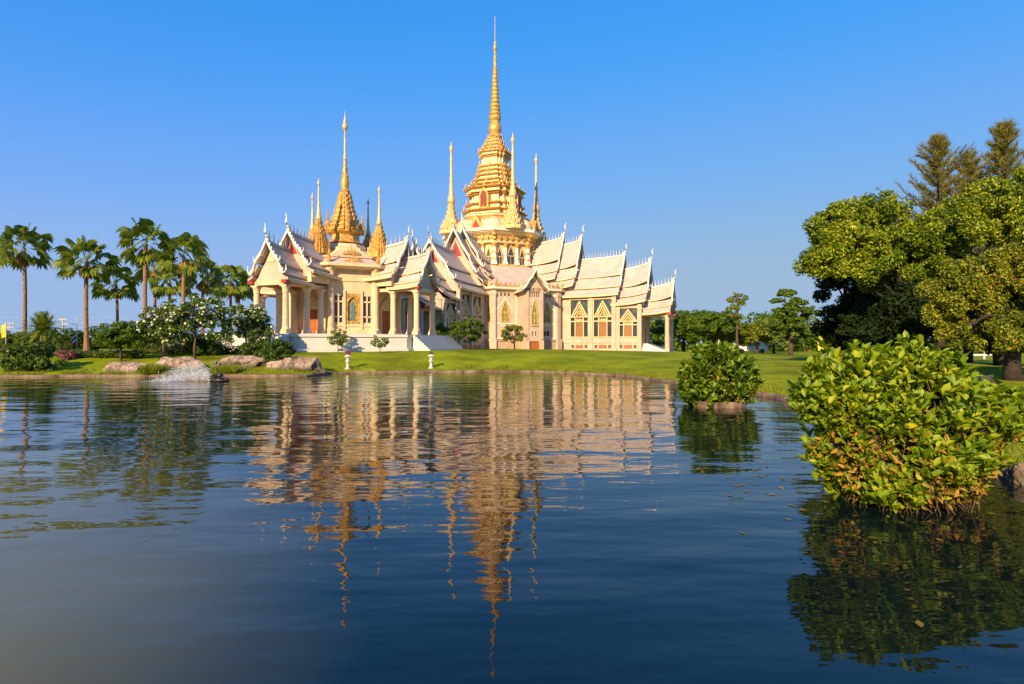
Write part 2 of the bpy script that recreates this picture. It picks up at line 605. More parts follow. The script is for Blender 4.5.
# rings that spread from the aerator
vs = N.new('ShaderNodeVectorMath')
vs.operation = 'SUBTRACT'
vs.inputs[1].default_value = (FOUNT.x, FOUNT.y, 0)
L.new(tc.outputs['Object'], vs.inputs[0])
ln = N.new('ShaderNodeVectorMath')
ln.operation = 'LENGTH'
L.new(vs.outputs[0], ln.inputs[0])
dist = ln.outputs['Value']
warp = wmath('MULTIPLY', wnoise(1, 1, 0.22, 1.0), 5.0)
ph = wmath('MULTIPLY', wmath('ADD', dist, warp), 4.6)
ring = wmath('SINE', ph, 0)
fall = wmath('DIVIDE', 3.2, wmath('ADD', dist, 5.0))
ring = wmath('MULTIPLY', ring, fall)
ring = wmath('MULTIPLY', ring, wnoise(1, 1, 0.3, 1.0))
h = wmath('MULTIPLY', wnoise(0.45, 1.0, 0.7, 1.0), 0.045)
h = wmath('ADD', h, wmath('MULTIPLY', wnoise(0.32, 1.0, 2.1, 2.0), 0.016))
h = wmath('ADD', h, wmath('MULTIPLY', wnoise(0.4, 1.0, 5.5, 2.0), 0.0042))
h = wmath('ADD', h, wmath('MULTIPLY', ring, 0.022))
bp = N.new('ShaderNodeBump')
bp.inputs['Strength'].default_value = 1.0
bp.inputs['Distance'].default_value = 1.0
L.new(h, bp.inputs['Height'])
L.new(bp.outputs['Normal'], p.inputs['Normal'])
rp = N.new('ShaderNodeValToRGB')
rp.color_ramp.elements[0].color = (0.003, 0.008, 0.008, 1)
rp.color_ramp.elements[1].color = (0.118, 0.104, 0.026, 1)
rp.color_ramp.elements[0].position = 0.40
rp.color_ramp.elements[1].position = 0.85
sepx = N.new('ShaderNodeSeparateXYZ')
L.new(tc.outputs['Object'], sepx.inputs[0])
silt = wmath('ADD', wmath('MULTIPLY', wnoise(1, 1, 0.25, 2.0), 0.5), wmath('MULTIPLY', sepx.outputs['X'], -0.20))
near_y = N.new('ShaderNodeMapRange')
near_y.inputs[1].default_value = 3.0
near_y.inputs[2].default_value = 13.0
near_y.inputs[3].default_value = 1.0
near_y.inputs[4].default_value = 0.0
L.new(sepx.outputs['Y'], near_y.inputs[0])
silt = wmath('MULTIPLY', silt, near_y.outputs[0])
L.new(silt, rp.inputs['Fac'])
L.new(rp.outputs['Color'], p.inputs['Base Color'])
wb = MB()
wb.add([(-95, -12, 0), (20, -12, 0), (20, 42, 0), (-95, 42, 0)], [(0, 1, 2, 3)])
wb.build('water', wm)['kind'] = 'structure'

# brick kerb round the pond
eb = MB()
nrm = []
for i in range(len(SH)):
    t = SH[(i + 1) % len(SH)] - SH[i - 1]
    t /= np.hypot(*t)
    nrm.append(np.array([-t[1], t[0]]))
sgn = 1 if shore_dist([SH[10] + nrm[10] * 0.3])[0] > 0 else -1
rng = random.Random(3)
prof = [(-0.12, -0.4), (-0.11, 0.07), (-0.08, 0.11), (0.14, 0.125), (0.22, 0.10), (0.24, -0.3)]
V, Fc = [], []
for i, (q, n_) in enumerate(zip(SH, nrm)):
    j = rng.uniform(-0.02, 0.02)
    V += [(q[0] + sgn * n_[0] * u, q[1] + sgn * n_[1] * u, z + (j if z > 0 else 0)) for u, z in prof]
k = len(prof)
for i in range(len(SH)):
    i2 = (i + 1) % len(SH)
    for m_ in range(k - 1):
        Fc.append((i * k + m_, i2 * k + m_, i2 * k + m_ + 1, i * k + m_ + 1))
eb.add(V, Fc)
eb.build('pond_edge', M['brick'])['kind'] = 'structure'


# ------------------------------------------------------------------ temple building kit
def wframe(ox, oy, phi):
    """wall frame: x along the wall, y into it, outward normal at angle phi"""
    return Matrix.Translation((ox, oy, 0)) @ Matrix.Rotation(phi + PI / 2, 4, 'Z')


def rotz(a):
    return Matrix.Rotation(a, 4, 'Z')


def wall_panel(mb, u0, u1, z0, z1, holes=(), t=0.3, M=None):
    us = sorted({u0, u1, *[q for h_ in holes for q in h_[:2]]})
    zs = sorted({z0, z1, *[q for h_ in holes for q in h_[2:]]})
    v, f = [], []

    def quad(a, b, c, d):
        n_ = len(v)
        v.extend([a, b, c, d])
        f.append((n_, n_ + 1, n_ + 2, n_ + 3))
    for i in range(len(us) - 1):
        for j in range(len(zs) - 1):
            uc, zc = (us[i] + us[i + 1]) / 2, (zs[j] + zs[j + 1]) / 2
            if any(h_[0] < uc < h_[1] and h_[2] < zc < h_[3] for h_ in holes):
                continue
            a, b, c, d = us[i], us[i + 1], zs[j], zs[j + 1]
            quad((a, 0, c), (b, 0, c), (b, 0, d), (a, 0, d))
            quad((b, t, c), (a, t, c), (a, t, d), (b, t, d))
    for a, b, c, d in [*holes, ]:
        quad((a, 0, c), (a, 0, d), (a, t, d), (a, t, c))
        quad((b, 0, d), (b, 0, c), (b, t, c), (b, t, d))
        quad((a, 0, d), (b, 0, d), (b, t, d), (a, t, d))
        quad((b, 0, c), (a, 0, c), (a, t, c), (b, t, c))
    for a, b, c, d in [(u0, u1, z0, z1)]:
        quad((a, 0, d), (a, 0, c), (a, t, c), (a, t, d))
        quad((b, 0, c), (b, 0, d), (b, t, d), (b, t, c))
        quad((b, 0, d), (a, 0, d), (a, t, d), (b, t, d))
    mb.add(v, f, M=M)


def spike(mb, x, y, z, h_, r_=0.1, n=4, M=None):
    mb.loft(ngon(n, PI / 4), [(r_ * 0.7, z), (r_, z + h_ * 0.25), (r_ * 0.45, z + h_ * 0.55), (0.01, z + h_)], x, y, M=M)


def leafplate(mb, x, z, w_, h_, y0, y1, M=None):
    """flame-shaped upright ornament in the x,z plane"""
    mb.plate([(x - w_ * 0.5, z), (x + w_ * 0.5, z), (x + w_ * 0.42, z + h_ * 0.35), (x + w_ * 0.18, z + h_ * 0.6), (x, z + h_), (x - w_ * 0.18, z + h_ * 0.6), (x - w_ * 0.42, z + h_ * 0.35)], y0, y1, M=M)


def chofa(mb, x, z, h_, M=None):
    """curved horn finial that rises from a gable apex at (x,0,z), leaning along +x"""
    mb.tube([(x - 0.2 * h_, 0, z - 0.1 * h_), (x + 0.06 * h_, 0, z + 0.15 * h_), (x + 0.2 * h_, 0, z + 0.4 * h_), (x + 0.1 * h_, 0, z + 0.7 * h_), (x + 0.24 * h_, 0, z + 1.0 * h_)],
            [0.09 * h_, 0.085 * h_, 0.065 * h_, 0.04 * h_, 0.01 * h_], 6, M=M)


def roof_tier(parent, A, x0, x1, bands, up=0.5, fin=1.6, gable='red', gb=0.5, nst=9, crest=True, barge=2, soffit=False):
    """one roof of a wing that runs along +x from x0 to its gable at x1, turned by matrix A.
    bands: (w0,z0,w1,z1) strips from the ridge outwards"""
    L_ = x1 - x0
    st = [x0 + L_ * i / (nst - 1) for i in range(nst)]

    def dz(x, k=1.0):
        return up * k * max(0.0, (x - x1 + min(L_, 7.0)) / min(L_, 7.0)) ** 2.4
    roof = MB(A)
    T = 0.13
    for sgn_ in (-1, 1):
        for bi, (w0, z0, w1, z1) in enumerate(bands):
            row = [(w0, z0), ((w0 + w1) / 2, (z0 + z1) / 2 - (0.16 if bi == 0 else 0.05)), (w1, z1)]
            v, f = [], []
            for x in st:
                d_ = dz(x, 1.0 if bi == 0 else 0.6)
                v += [(x, sgn_ * a, z + d_) for a, z in row] + [(x, sgn_ * max(a - 0.07, 0), z + d_ - T) for a, z in row]
            for i in range(nst - 1):
                a, b = i * 6, (i + 1) * 6
                for j in range(2):
                    f += [(a + j, b + j, b + j + 1, a + j + 1), (a + 3 + j, a + 4 + j, b + 4 + j, b + 3 + j)]
                f += [(a + 2, b + 2, b + 5, a + 5)]
            for e in (0, (nst - 1) * 6):
                f += [(e, e + 1, e + 4, e + 3), (e + 1, e + 2, e + 5, e + 4)]
            roof.add(v, f)
    ro = roof.build('wing_roof', M['tile'], parent)
    # white eave boards along the lower edge of each strip
    ev = MB(A)
    for sgn_ in (-1, 1):
        for bi, (w0, z0, w1, z1) in enumerate(bands):
            hh = 0.09 if bi < len(bands) - 1 else 0.22
            v, f = [], []
            for x in st:
                d_ = dz(x, 1.0 if bi == 0 else 0.6)
                ya, yb = sgn_ * (w1 - 0.02), sgn_ * (w1 + 0.07)
                v += [(x, ya, z1 + d_ + 0.03), (x, yb, z1 + d_ + 0.03), (x, yb, z1 + d_ - hh), (x, ya, z1 + d_ - hh)]
            for i in range(nst - 1):
                for j in range(4):
                    f.append((i * 4 + j, i * 4 + (j + 1) % 4, i * 4 + 4 + (j + 1) % 4, i * 4 + 4 + j))
            f += [(0, 1, 2, 3), tuple(range((nst - 1) * 4, nst * 4))[::-1]]
            ev.add(v, f)
    ev.build('eave_board', M['cream'], ro)
    # bargeboards
    bb = MB(A)
    zt = bands[0][1] + dz(x1)
    pts = [(0.0, zt + 0.12)]
    for bi, (w0, z0, w1, z1) in enumerate(bands[:barge]):
        d_ = dz(x1, 1.0 if bi == 0 else 0.6)
        pts += [((w0 + w1) / 2, (z0 + z1) / 2 + d_ - (0.12 if bi == 0 else 0.02)), (w1 + 0.05, z1 + d_ + 0.02)]
    wd = 0.27 if zt > 12 else 0.2
    for sgn_ in (-1, 1):
        for i in range(len(pts) - 1):
            (wa, za), (wb_, zb) = pts[i], pts[i + 1]
            v = []
            for xx in (x1 - 0.02, x1 + 0.17):
                v += [(xx, sgn_ * wa, za + wd * 0.7), (xx, sgn_ * wb_, zb + wd * 0.7), (xx, sgn_ * wb_, zb - wd * 0.6), (xx, sgn_ * wa, za - wd * 0.9)]
            bb.add(v, [(0, 1, 2, 3), (7, 6, 5, 4), (0, 4, 5, 1), (3, 2, 6, 7), (1, 5, 6, 2), (0, 3, 7, 4)])
            ns = max(2, int(math.hypot(wb_ - wa, zb - za) / 0.3))
            for q in range(ns):
                t = (q + 0.5) / ns
                yy, zz = wa + (wb_ - wa) * t, za + (zb - za) * t + wd * 0.6
                sl = math.atan2(zb - za, wb_ - wa)
                nx_, nz_ = -math.sin(sl), math.cos(sl)
                h_ = 0.13
                bb.add([(x1 + 0.02, sgn_ * (yy - 0.07), zz + 0.06), (x1 + 0.13, sgn_ * (yy - 0.07), zz + 0.06), (x1 + 0.13, sgn_ * (yy + 0.07), zz - 0.1), (x1 + 0.02, sgn_ * (yy + 0.07), zz - 0.1),
                        (x1 + 0.075, sgn_ * (yy + nx_ * h_ - 0.06), zz + nz_ * h_ + 0.1)], [(0, 1, 4), (1, 2, 4), (2, 3, 4), (3, 0, 4)])
        for k_ in range(1, len(pts) // 2 + 1):                     # curled ends
            wa, za = pts[2 * k_]
            s2 = 0.62 if k_ == len(pts) // 2 else 0.42
            bb.tube([(x1 + 0.08, sgn_ * (wa - 0.1), za - 0.1), (x1 + 0.08, sgn_ * (wa + 0.3 * s2), za - 0.02), (x1 + 0.08, sgn_ * (wa + 0.5 * s2), za + 0.35 * s2), (x1 + 0.08, sgn_ * (wa + 0.42 * s2), za + 0.75 * s2), (x1 + 0.1, sgn_ * (wa + 0.55 * s2), za + 1.0 * s2)],
                    [0.12, 0.12 * s2, 0.10 * s2, 0.06 * s2, 0.015], 5)
    bb.build('bargeboard', M['white'], ro)
    if fin:
        fb = MB(A)
        chofa(fb, x1 + 0.08, zt + 0.3, fin * 1.05)
        fb.build('finial', M['white'], ro)
    if crest:
        cb = MB(A)
        v, f = [], []
        for x in st:
            z = bands[0][1] + dz(x)
            v += [(x, -0.12, z - 0.05), (x, 0.12, z - 0.05), (x, 0.08, z + 0.16), (x, -0.08, z + 0.16)]
        for i in range(nst - 1):
            for j in range(4):
                f.append((i * 4 + j, i * 4 + (j + 1) % 4, i * 4 + 4 + (j + 1) % 4, i * 4 + 4 + j))
        cb.add(v, f)
        nsp = int(L_ / 0.42)
        for i in range(nsp):
            x = x0 + (i + 0.5) * L_ / nsp
            spike(cb, x, 0, bands[0][1] + dz(x) + 0.14, 0.85, 0.055)
        cb.build('ridge_crest', M['silver'], ro)
    # gable wall set back behind the bargeboards
    if gable:
        gm = MB(A)
        xg = x1 - gb
        poly = [(0, bands[0][1] - 0.25)]
        for w0, z0, w1, z1 in bands:
            poly += [(w0 + 0.02 if w0 else 0.02, z0 - 0.28), ((w0 + w1) / 2, (z0 + z1) / 2 - 0.42), (w1 - 0.12, z1 - 0.2)]
        zb = bands[-1][3] - 0.15
        left = [(-y, z) for y, z in poly[::-1]]
        ring_ = left + poly
        ring_ = [q for i, q in enumerate(ring_) if i == 0 or q != ring_[i - 1]]
        v = [(xg, y, z) for y, z in ring_] + [(xg, y, zb - 0.05) for y, z in ring_]
        n_ = len(ring_)
        f = [(i, i + 1, n_ + i + 1, n_ + i) for i in range(n_ - 1)]
        gm.add(v, f)
        gm.add([(xg - 0.2, y, z) for y, z in ring_] + [(xg - 0.2, y, zb - 0.05) for y, z in ring_], [q[::-1] for q in f])
        gm.build('gable', M['pink' if gable == 'red' else gable], ro)
        gd = MB(A)                                                   # gilt ornament on the gable
        zc, hh = bands[0][1] - (bands[0][1] - bands[0][3]) * 0.75, (bands[0][1] - bands[0][3]) * 0.55
        gd.add([(xg + 0.06, -bands[0][2] * 0.42, zc), (xg + 0.06, bands[0][2] * 0.42, zc), (xg + 0.06, 0, zc + hh), (xg + 0.02, -bands[0][2] * 0.42, zc), (xg + 0.02, bands[0][2] * 0.42, zc), (xg + 0.02, 0, zc + hh)],
               [(0, 1, 2), (0, 3, 4, 1), (1, 4, 5, 2), (2, 5, 3, 0)])
        gd.build('gable_panel', M['red'] if gable == 'red' else M['cream'], ro)
        if soffit:                                                   # red soffit under the overhang
            w_e, z_e = bands[-1][2], bands[-1][3]
            for sgn_ in (-1, 1):
                so = MB(A)
                d_ = dz(x1, 0.6)
                y0_, y1_ = sorted((sgn_ * (w_e - 0.5), sgn_ * (w_e + 0.02)))
                so.box(xg + 0.1, x1 + 0.1, y0_, y1_, z_e - 0.2, z_e - 0.06 + d_ * 0.5)
                so.build('soffit', M['red'], ro)
    return ro


def column(parent, x, y, z0, z1, r_, Mx=None, m='cream', cap='cream'):
    mb = MB(Mx)
    h_ = z1 - z0
    mb.loft(ngon(4, PI / 4), [(r_ * 1.75, z0), (r_ * 1.75, z0 + 0.16), (r_ * 1.55, z0 + 0.2), (r_ * 1.55, z0 + 0.34)], x, y)
    mb.loft(ngon(14), [(r_ * 1.25, z0 + 0.34), (r_ * 1.3, z0 + 0.42), (r_ * 1.1, z0 + 0.55), (r_ * 1.0, z0 + 0.65), (r_ * 0.92, z1 - 0.62)], x, y, smooth_shade=False)
    o = mb.build('column', M[m], parent)
    cb = MB(Mx)
    cb.loft(ngon(14), [(r_ * 0.92, z1 - 0.62), (r_ * 1.08, z1 - 0.58), (r_ * 1.0, z1 - 0.5), (r_ * 1.1, z1 - 0.3), (r_ * 1.4, z1 - 0.16), (r_ * 1.4, z1 - 0.1)], x, y)
    cb.loft(ngon(4, PI / 4), [(r_ * 1.9, z1 - 0.1), (r_ * 1.9, z1)], x, y)
    cb.build('capital', M[cap], o)
    return o


def wing_window(parent, Mw, u, zb, zt, W=2.75):
    """tall window of a wing: gilt shutter between side lights under a chevron of coloured glass"""
    h_ = zt - zb
    zm = zb + h_ * 0.52                                            # transom
    fr = MB(Mw)
    for a, b in ((u - W / 2, u - W / 2 + 0.14), (u + W / 2 - 0.14, u + W / 2)):
        fr.box(a, b, -0.06, 0.2, zb, zt)
    fr.box(u - W / 2 - 0.08, u + W / 2 + 0.08, -0.1, 0.2, zb - 0.14, zb)
    fr.box(u - W / 2 - 0.08, u + W / 2 + 0.08, -0.08, 0.2, zt, zt + 0.12)
    fr.box(u - W / 2 + 0.14, u + W / 2 - 0.14, -0.05, 0.15, zm, zm + 0.12)
    for q in (-0.215, 0.215):
        fr.box(u + q * W - 0.06, u + q * W + 0.06, -0.05, 0.15, zb, zm)
    fr.box(u - W / 2 + 0.14, u + W / 2 - 0.14, -0.045, 0.14, zb + h_ * 0.40, zb + h_ * 0.43)
    # chevron bars
    hc = zt - zm - 0.14
    for k_, (sc, wd) in enumerate(((1.0, 0.17), (0.70, 0.12), (0.36, 0.09))):
        wv, tp = (W / 2 - 0.16) * sc, zm + 0.12 + hc * (0.97, 0.68, 0.38)[k_]
        for s_ in (-1, 1):
            fr.plate([(u + s_ * wv, zm + 0.12), (u + s_ * (wv - wd * 1.3), zm + 0.12), (u, tp - wd * 1.7), (u, tp)][::s_], -0.05 - 0.012 * k_, 0.1)
    o = fr.build('window', M['cream'], parent)
    g = MB(Mw)
    g.box(u - W / 2 + 0.1, u + W / 2 - 0.1, 0.13, 0.17, zb, zm + 0.05)
    g.build('pane', M['glass'], o)
    g = MB(Mw)
    g.box(u - W / 2 + 0.1, u + W / 2 - 0.1, 0.13, 0.17, zm + 0.06, zt)
    g.build('upper_pane', M['teal'], o)
    g = MB(Mw)
    wv, tp = (W / 2 - 0.16) * 0.95, zm + 0.12 + hc * 0.86
    g.plate([(u - wv, zm + 0.12), (u + wv, zm + 0.12), (u, tp)], 0.07, 0.11)
    g.build('stained_pane', M['stained'], o)
    g = MB(Mw)
    hw = W * 0.215 - 0.07
    g.box(u - hw, u + hw, 0.03, 0.1, zb + 0.02, zb + h_ * 0.39)
    for q in range(5):
        a = u - hw + 0.05 + q * (2 * hw - 0.1) / 4
        g.box(a - 0.035, a + 0.035, -0.02, 0.03, zb + 0.02, zb + h_ * 0.39)
    for q in (0.15, 0.9):
        g.box(u - hw + 0.03, u + hw - 0.03, -0.01, 0.03, zb + h_ * 0.39 * q, zb + h_ * 0.39 * q + 0.1)
    g.build('shutter', M['shutter'], o)
    g = MB(Mw)
    for q in range(5):
        leafplate(g, u + (q - 2) * hw * 0.42, zb + h_ * 0.435, 0.2, 0.36, -0.03, 0.05)
    g.build('gilt_trim', M['goldpale'], o)
    return o


def arch_window(parent, Mw, u, zb, zt, W=0.95, mw='stained'):
    """slim pointed gilt window under a flame-shaped hood"""
    h_ = zt - zb
    zs = zb + h_ * 0.42
    fr = MB(Mw)
    for s_ in (-1, 1):
        a, b = sorted((u + s_ * W / 2, u + s_ * (W / 2 + 0.12)))
        fr.box(a, b, -0.1, 0.12, zb, zs)
        q = [(u + s_ * (W / 2 + 0.14), zs), (u + s_ * (W / 2 - 0.02), zs), (u + s_ * W * 0.28, zb + h_ * 0.64), (u, zb + h_ * 0.9), (u, zt), (u + s_ * W * 0.2, zb + h_ * 0.84), (u + s_ * W * 0.48, zb + h_ * 0.62)]
        fr.plate(q[::s_], -0.12, 0.05)
    fr.box(u - W / 2 - 0.15, u + W / 2 + 0.15, -0.14, 0.14, zb - 0.12, zb)
    fr.box(u - W / 2, u + W / 2, -0.06, 0.1, zs - 0.05, zs + 0.06)
    fr.box(u - 0.03, u + 0.03, -0.05, 0.1, zb, zs)
    o = fr.build('window', M['goldpale'], parent)
    g = MB(Mw)
    g.plate([(u - W / 2, zb), (u + W / 2, zb), (u + W / 2, zs), (u + W * 0.28, zb + h_ * 0.64), (u, zb + h_ * 0.9), (u - W * 0.28, zb + h_ * 0.64), (u - W / 2, zs)], -0.035, 0.02)
    g.build('pane', M[mw], o)
    return o


def spire(parent, x, y, z0, h_, r_, name='spire', slim=1.0, kz=0.42, mt='gold'):
    """slender gilt chedi: stepped redented base, bell, rings and needle"""
    P = [(1.0, 0), (1.0, .04), (.86, .05), (.92, .08), (.74, .09), (.8, .125), (.62, .135), (.68, .17), (.5, .18), (.55, .21), (.4, .22), (.44, .25), (.3, .26), (.32, .29), (.22, .30)]
    mb = MB()
    if mt != 'gold':
        P = [(1, 0), (1, .03), (.84, .04), (.92, .085), (.64, .095), (.72, .135), (.46, .145), (.54, .18), (.36, .19), (.42, .225), (.28, .235), (.34, .265), (.24, .275), (.3, .30)]
    P = [(a, b * kz / 0.30) for a, b in P]
    mb.loft(RED, [(r_ * a, z0 + h_ * b) for a, b in P], x, y)
    for k_ in range(5 if mt == 'gold' else 2):
        a, b = (1.0, .86, .74, .62, .5)[k_], tuple(q_ * kz / 0.3 for q_ in (.04, .08, .125, .17, .21))[k_]
        for i in range(8):
            t = i * PI / 4
            q = 1.0 if i % 2 == 0 else 1.18
            spike(mb, x + math.cos(t) * r_ * a * q * 0.9, y + math.sin(t) * r_ * a * q * 0.9, z0 + h_ * b, h_ * 0.035, r_ * 0.13)
    o = mb.build(name, M[mt], parent)
    nb = MB()
    P2_ = [(.28, .30), (.33, .32), (.30, .37), (.21, .39), (.24, .41), (.17, .43), (.21, .46), (.15, .48), (.18, .51), (.13, .53), (.16, .58), (.115, .60), (.135, .66), (.10, .68), (.105, .78), (.125, .795), (.09, .81), (.085, .885), (.18, .905), (.16, .93), (.06, .95), (.045, .98), (.005, 1.0)]
    P2_ = [(a, kz + (b - 0.30) * (1 - kz) / 0.70) for a, b in P2_]
    nb.loft(RND, [(max(r_ * a * slim, 0.012), z0 + h_ * b) for a, b in P2_], x, y, smooth_shade=True)
    nb.build('needle', M['goldpale'], o)
    return o


# ------------------------------------------------------------------ the great hall
ALPHA = R(22)
D_H = 90.0
hall_loc = at(495, D_H)
HG = 0.75                                                         # local floor of everything built here
hall = empty('temple_hall', (hall_loc.x, hall_loc.y, 0), -ALPHA,
             'great cream temple hall with stepped tiled wings under the tallest gold tower', 'temple')

# octagonal core
AP, ZC = 11.6, 9.4
E = AP * math.tan(PI / 8)
for k in range(8):
    phi = k * PI / 4
    Mw = wframe(AP * math.cos(phi), AP * math.sin(phi), phi)
    wl_ = MB(Mw)
    diag = k % 2 == 1
    holes = []
    if diag:
        holes = [(s_ * 3.1 - 0.42, s_ * 3.1 + 0.42, 3.0, 3.7) for s_ in (-1, 1)]
    else:
        holes = []
    wall_panel(wl_, -E, E, HG, ZC - 0.3, holes, 0.4)
    wo = wl_.build('core_wall', M['pink'], hall)
    if diag:
        tr_ = MB(Mw)
        for s_ in (-1, 1):
            for q in range(3):
                if k not in (7, 5): continue
                tr_ = MB(Mw)
                tr_.box(s_ * 3.1 - 0.72 + q * 0.55, s_ * 3.1 - 0.72 + q * 0.55 + 0.3, -0.02, 0.05, 8.35, 8.75)
                tr_.build('vent', M['shade'], wo)
            tr_ = MB(Mw)
            tr_.box(s_ * 3.1 - 0.42, s_ * 3.1 + 0.42, 0.2, 0.25, 3.0, 3.7)
            tr_.build('low_window', M['glass'], wo)
        for s_ in (-1, 1):
            arch_window(hall, Mw, s_ * 3.1, 4.9, 8.0, 1.0)
            fr = MB(Mw @ Matrix.Identity(4))
            for sg in (-1, 1):                                     # raised chevron over each window
                q = [(s_ * 3.1 + sg * 1.25, 6.5), (s_ * 3.1 + sg * 1.05, 6.5), (s_ * 3.1, 8.0), (s_ * 3.1, 8.25)]
                fr.plate(q[::sg], -0.04, 0.02)
            fr.build('chevron', M['white'], wo)
            fr = MB(Mw)
            for u_ in (1.45, 4.35):
                fr.box(s_ * u_ - 0.1, s_ * u_ + 0.1, -0.07, 0.0, 2.55, ZC - 0.3)
            a_, b_ = sorted((s_ * 1.36, s_ * 4.44))
            fr.box(a_, b_, -0.1, 0.0, 4.6, 4.74)
            fr.box(a_, b_, -0.1, 0.0, 2.62, 2.76)
            fr.box(a_, b_, -0.09, 0.0, 8.85, 8.98)
            fr.build('wall_panel_frame', M['white'], wo)
            fr = MB(Mw)
            fr.box(s_ * 3.1 - 0.035, s_ * 3.1 + 0.035, 0.1, 0.16, 3.0, 3.7)
            fr.box(s_ * 3.1 - 0.55, s_ * 3.1 + 0.55, -0.08, 0.1, 2.88, 3.0)
            fr.box(s_ * 3.1 - 0.85, s_ * 3.1 + 0.85, -0.05, 0.02, 4.35, 4.5)
            fr.build('moulding', M['white'], wo)
    else:
        fr = MB(Mw)
        for s_ in (-1, 1):
            arch_window(hall, Mw, s_ * 4.2, 4.9, 7.8, 0.55)
    pl = MB(Mw)
    pl.box(-E - 0.05, E + 0.05, -0.25, 0, HG, 2.35)
    pl.box(-E - 0.1, E + 0.1, -0.38, 0, 2.35, 2.55)
    pl.build('plinth', M['stone'], wo)
    # corner pilaster
    c = phi + PI / 8
    rr = AP / math.cos(PI / 8)
    pb = MB(wframe(rr * math.cos(c), rr * math.sin(c), c))
    pb.box(-0.34, 0.34, -0.28, 0.5, HG, ZC - 0.35)
    pb.box(-0.46, 0.46, -0.42, 0.5, HG, 2.6)
    pb.box(-0.42, 0.42, -0.36, 0.5, ZC - 0.95, ZC - 0.55)
    pb.build('pilaster', M['pink'], hall)
cb = MB()
cb.loft(OCT, [(AP + 0.1, ZC - 0.3), (AP + 0.65, ZC - 0.15), (AP + 0.7, ZC + 0.1), (AP + 0.35, ZC + 0.12), (AP + 0.3, ZC + 0.3)])
cb.build('core_cornice', M['white'], hall)
gb_ = MB()
for k in range(8):
    phi = k * PI / 4
    Mw = wframe((AP + 0.5) * math.cos(phi), (AP + 0.5) * math.sin(phi), phi)
    n = 15
    for i in range(n):
        u = (i - (n - 1) / 2) * (2 * E / n)
        leafplate(gb_, u, ZC + 0.1, 0.5, 0.7 if i % 7 else 1.2, -0.05, 0.07, M=Mw)
gb_.build('cornice_crest', M['gold'], hall)
rb = MB()
rb.loft(OCT, [(AP + 0.35, ZC + 0.2), (AP - 1.6, ZC + 1.15), (8.6, ZC + 2.0), (7.0, 12.75), (6.9, 12.95)])
rb.build('core_roof', M['tile'], hall)

# drum with its windows and white columns
DR = 6.35
db = MB()
db.loft(OCT, [(DR - 0.25, 12.5), (DR - 0.25, 17.9)])
db.build('drum', M['cream'], hall)
mo = MB()
mo.loft(OCT, [(DR + 0.35, 12.7), (DR + 0.4, 13.0), (DR + 0.2, 13.1), (DR + 0.25, 13.3), (DR - 0.1, 13.35)])
mo.loft(OCT, [(DR - 0.1, 16.3), (DR + 0.25, 16.4), (DR + 0.25, 16.75), (DR + 0.1, 16.8), (DR + 0.35, 17.15), (DR + 0.35, 17.4), (DR + 0.6, 17.5), (DR + 0.95, 17.85), (DR + 0.95, 17.95)])
mo.build('drum_moulding', M['goldpale'], hall)
co = MB()
co.loft(OCT, [(DR + 0.9, 17.95), (DR + 1.15, 18.0), (DR + 1.2, 18.35), (DR + 0.9, 18.45)])
co.build('drum_cornice', M['white'], hall)
ED = DR * math.tan(PI / 8)
for k in range(8):
    phi = k * PI / 4
    Mw = wframe(DR * math.cos(phi), DR * math.sin(phi), phi)
    for u in (-0.9, 0.9):
        o = column(hall, u, -0.05, 13.3, 16.35, 0.25, Mw, 'white', 'gold')
    c = phi + PI / 8
    rr = DR / math.cos(PI / 8)
    Mc = wframe(rr * math.cos(c), rr * math.sin(c), c)
    o = column(hall, 0, 0.0, 13.3, 16.35, 0.36, Mc, 'white', 'gold')
    bd = MB(Mc)
    for z in (13.95, 14.9):
        bd.box(-0.34, 0.34, -0.36, 0.3, z, z + 0.28)
    bd.build('gilt_band', M['gold'], o)
    for u, W_ in ((-1.75, 0.7), (0, 1.05), (1.75, 0.7)):
        arch_window(hall, Mw @ Matrix.Translation((0, 0.13, 0)), u, 13.4, 16.3 if u == 0 else 15.9, W_, 'glass')
    bk = MB(Mc)                                                     # brackets under the cornice
    for z, y_ in ((16.85, -0.5), (17.35, -0.85)):
        bk.box(-0.2, 0.2, y_, 0, z, z + 0.5)
    bk.build('bracket', M['gold'], hall)
    bk = MB(Mw)
    bk.box(-ED + 0.2, ED - 0.2, -0.4, 0.1, 17.4, 17.55)
    for u in (-1.8, -0.9, 0, 0.9, 1.8):
        bk.plate([(u - 0.28, 17.45), (u + 0.28, 17.45), (u + 0.12, 16.95), (u, 16.7), (u - 0.12, 16.95)], -0.5, 0.1)
    bk.build('frieze', M['gold'], hall)

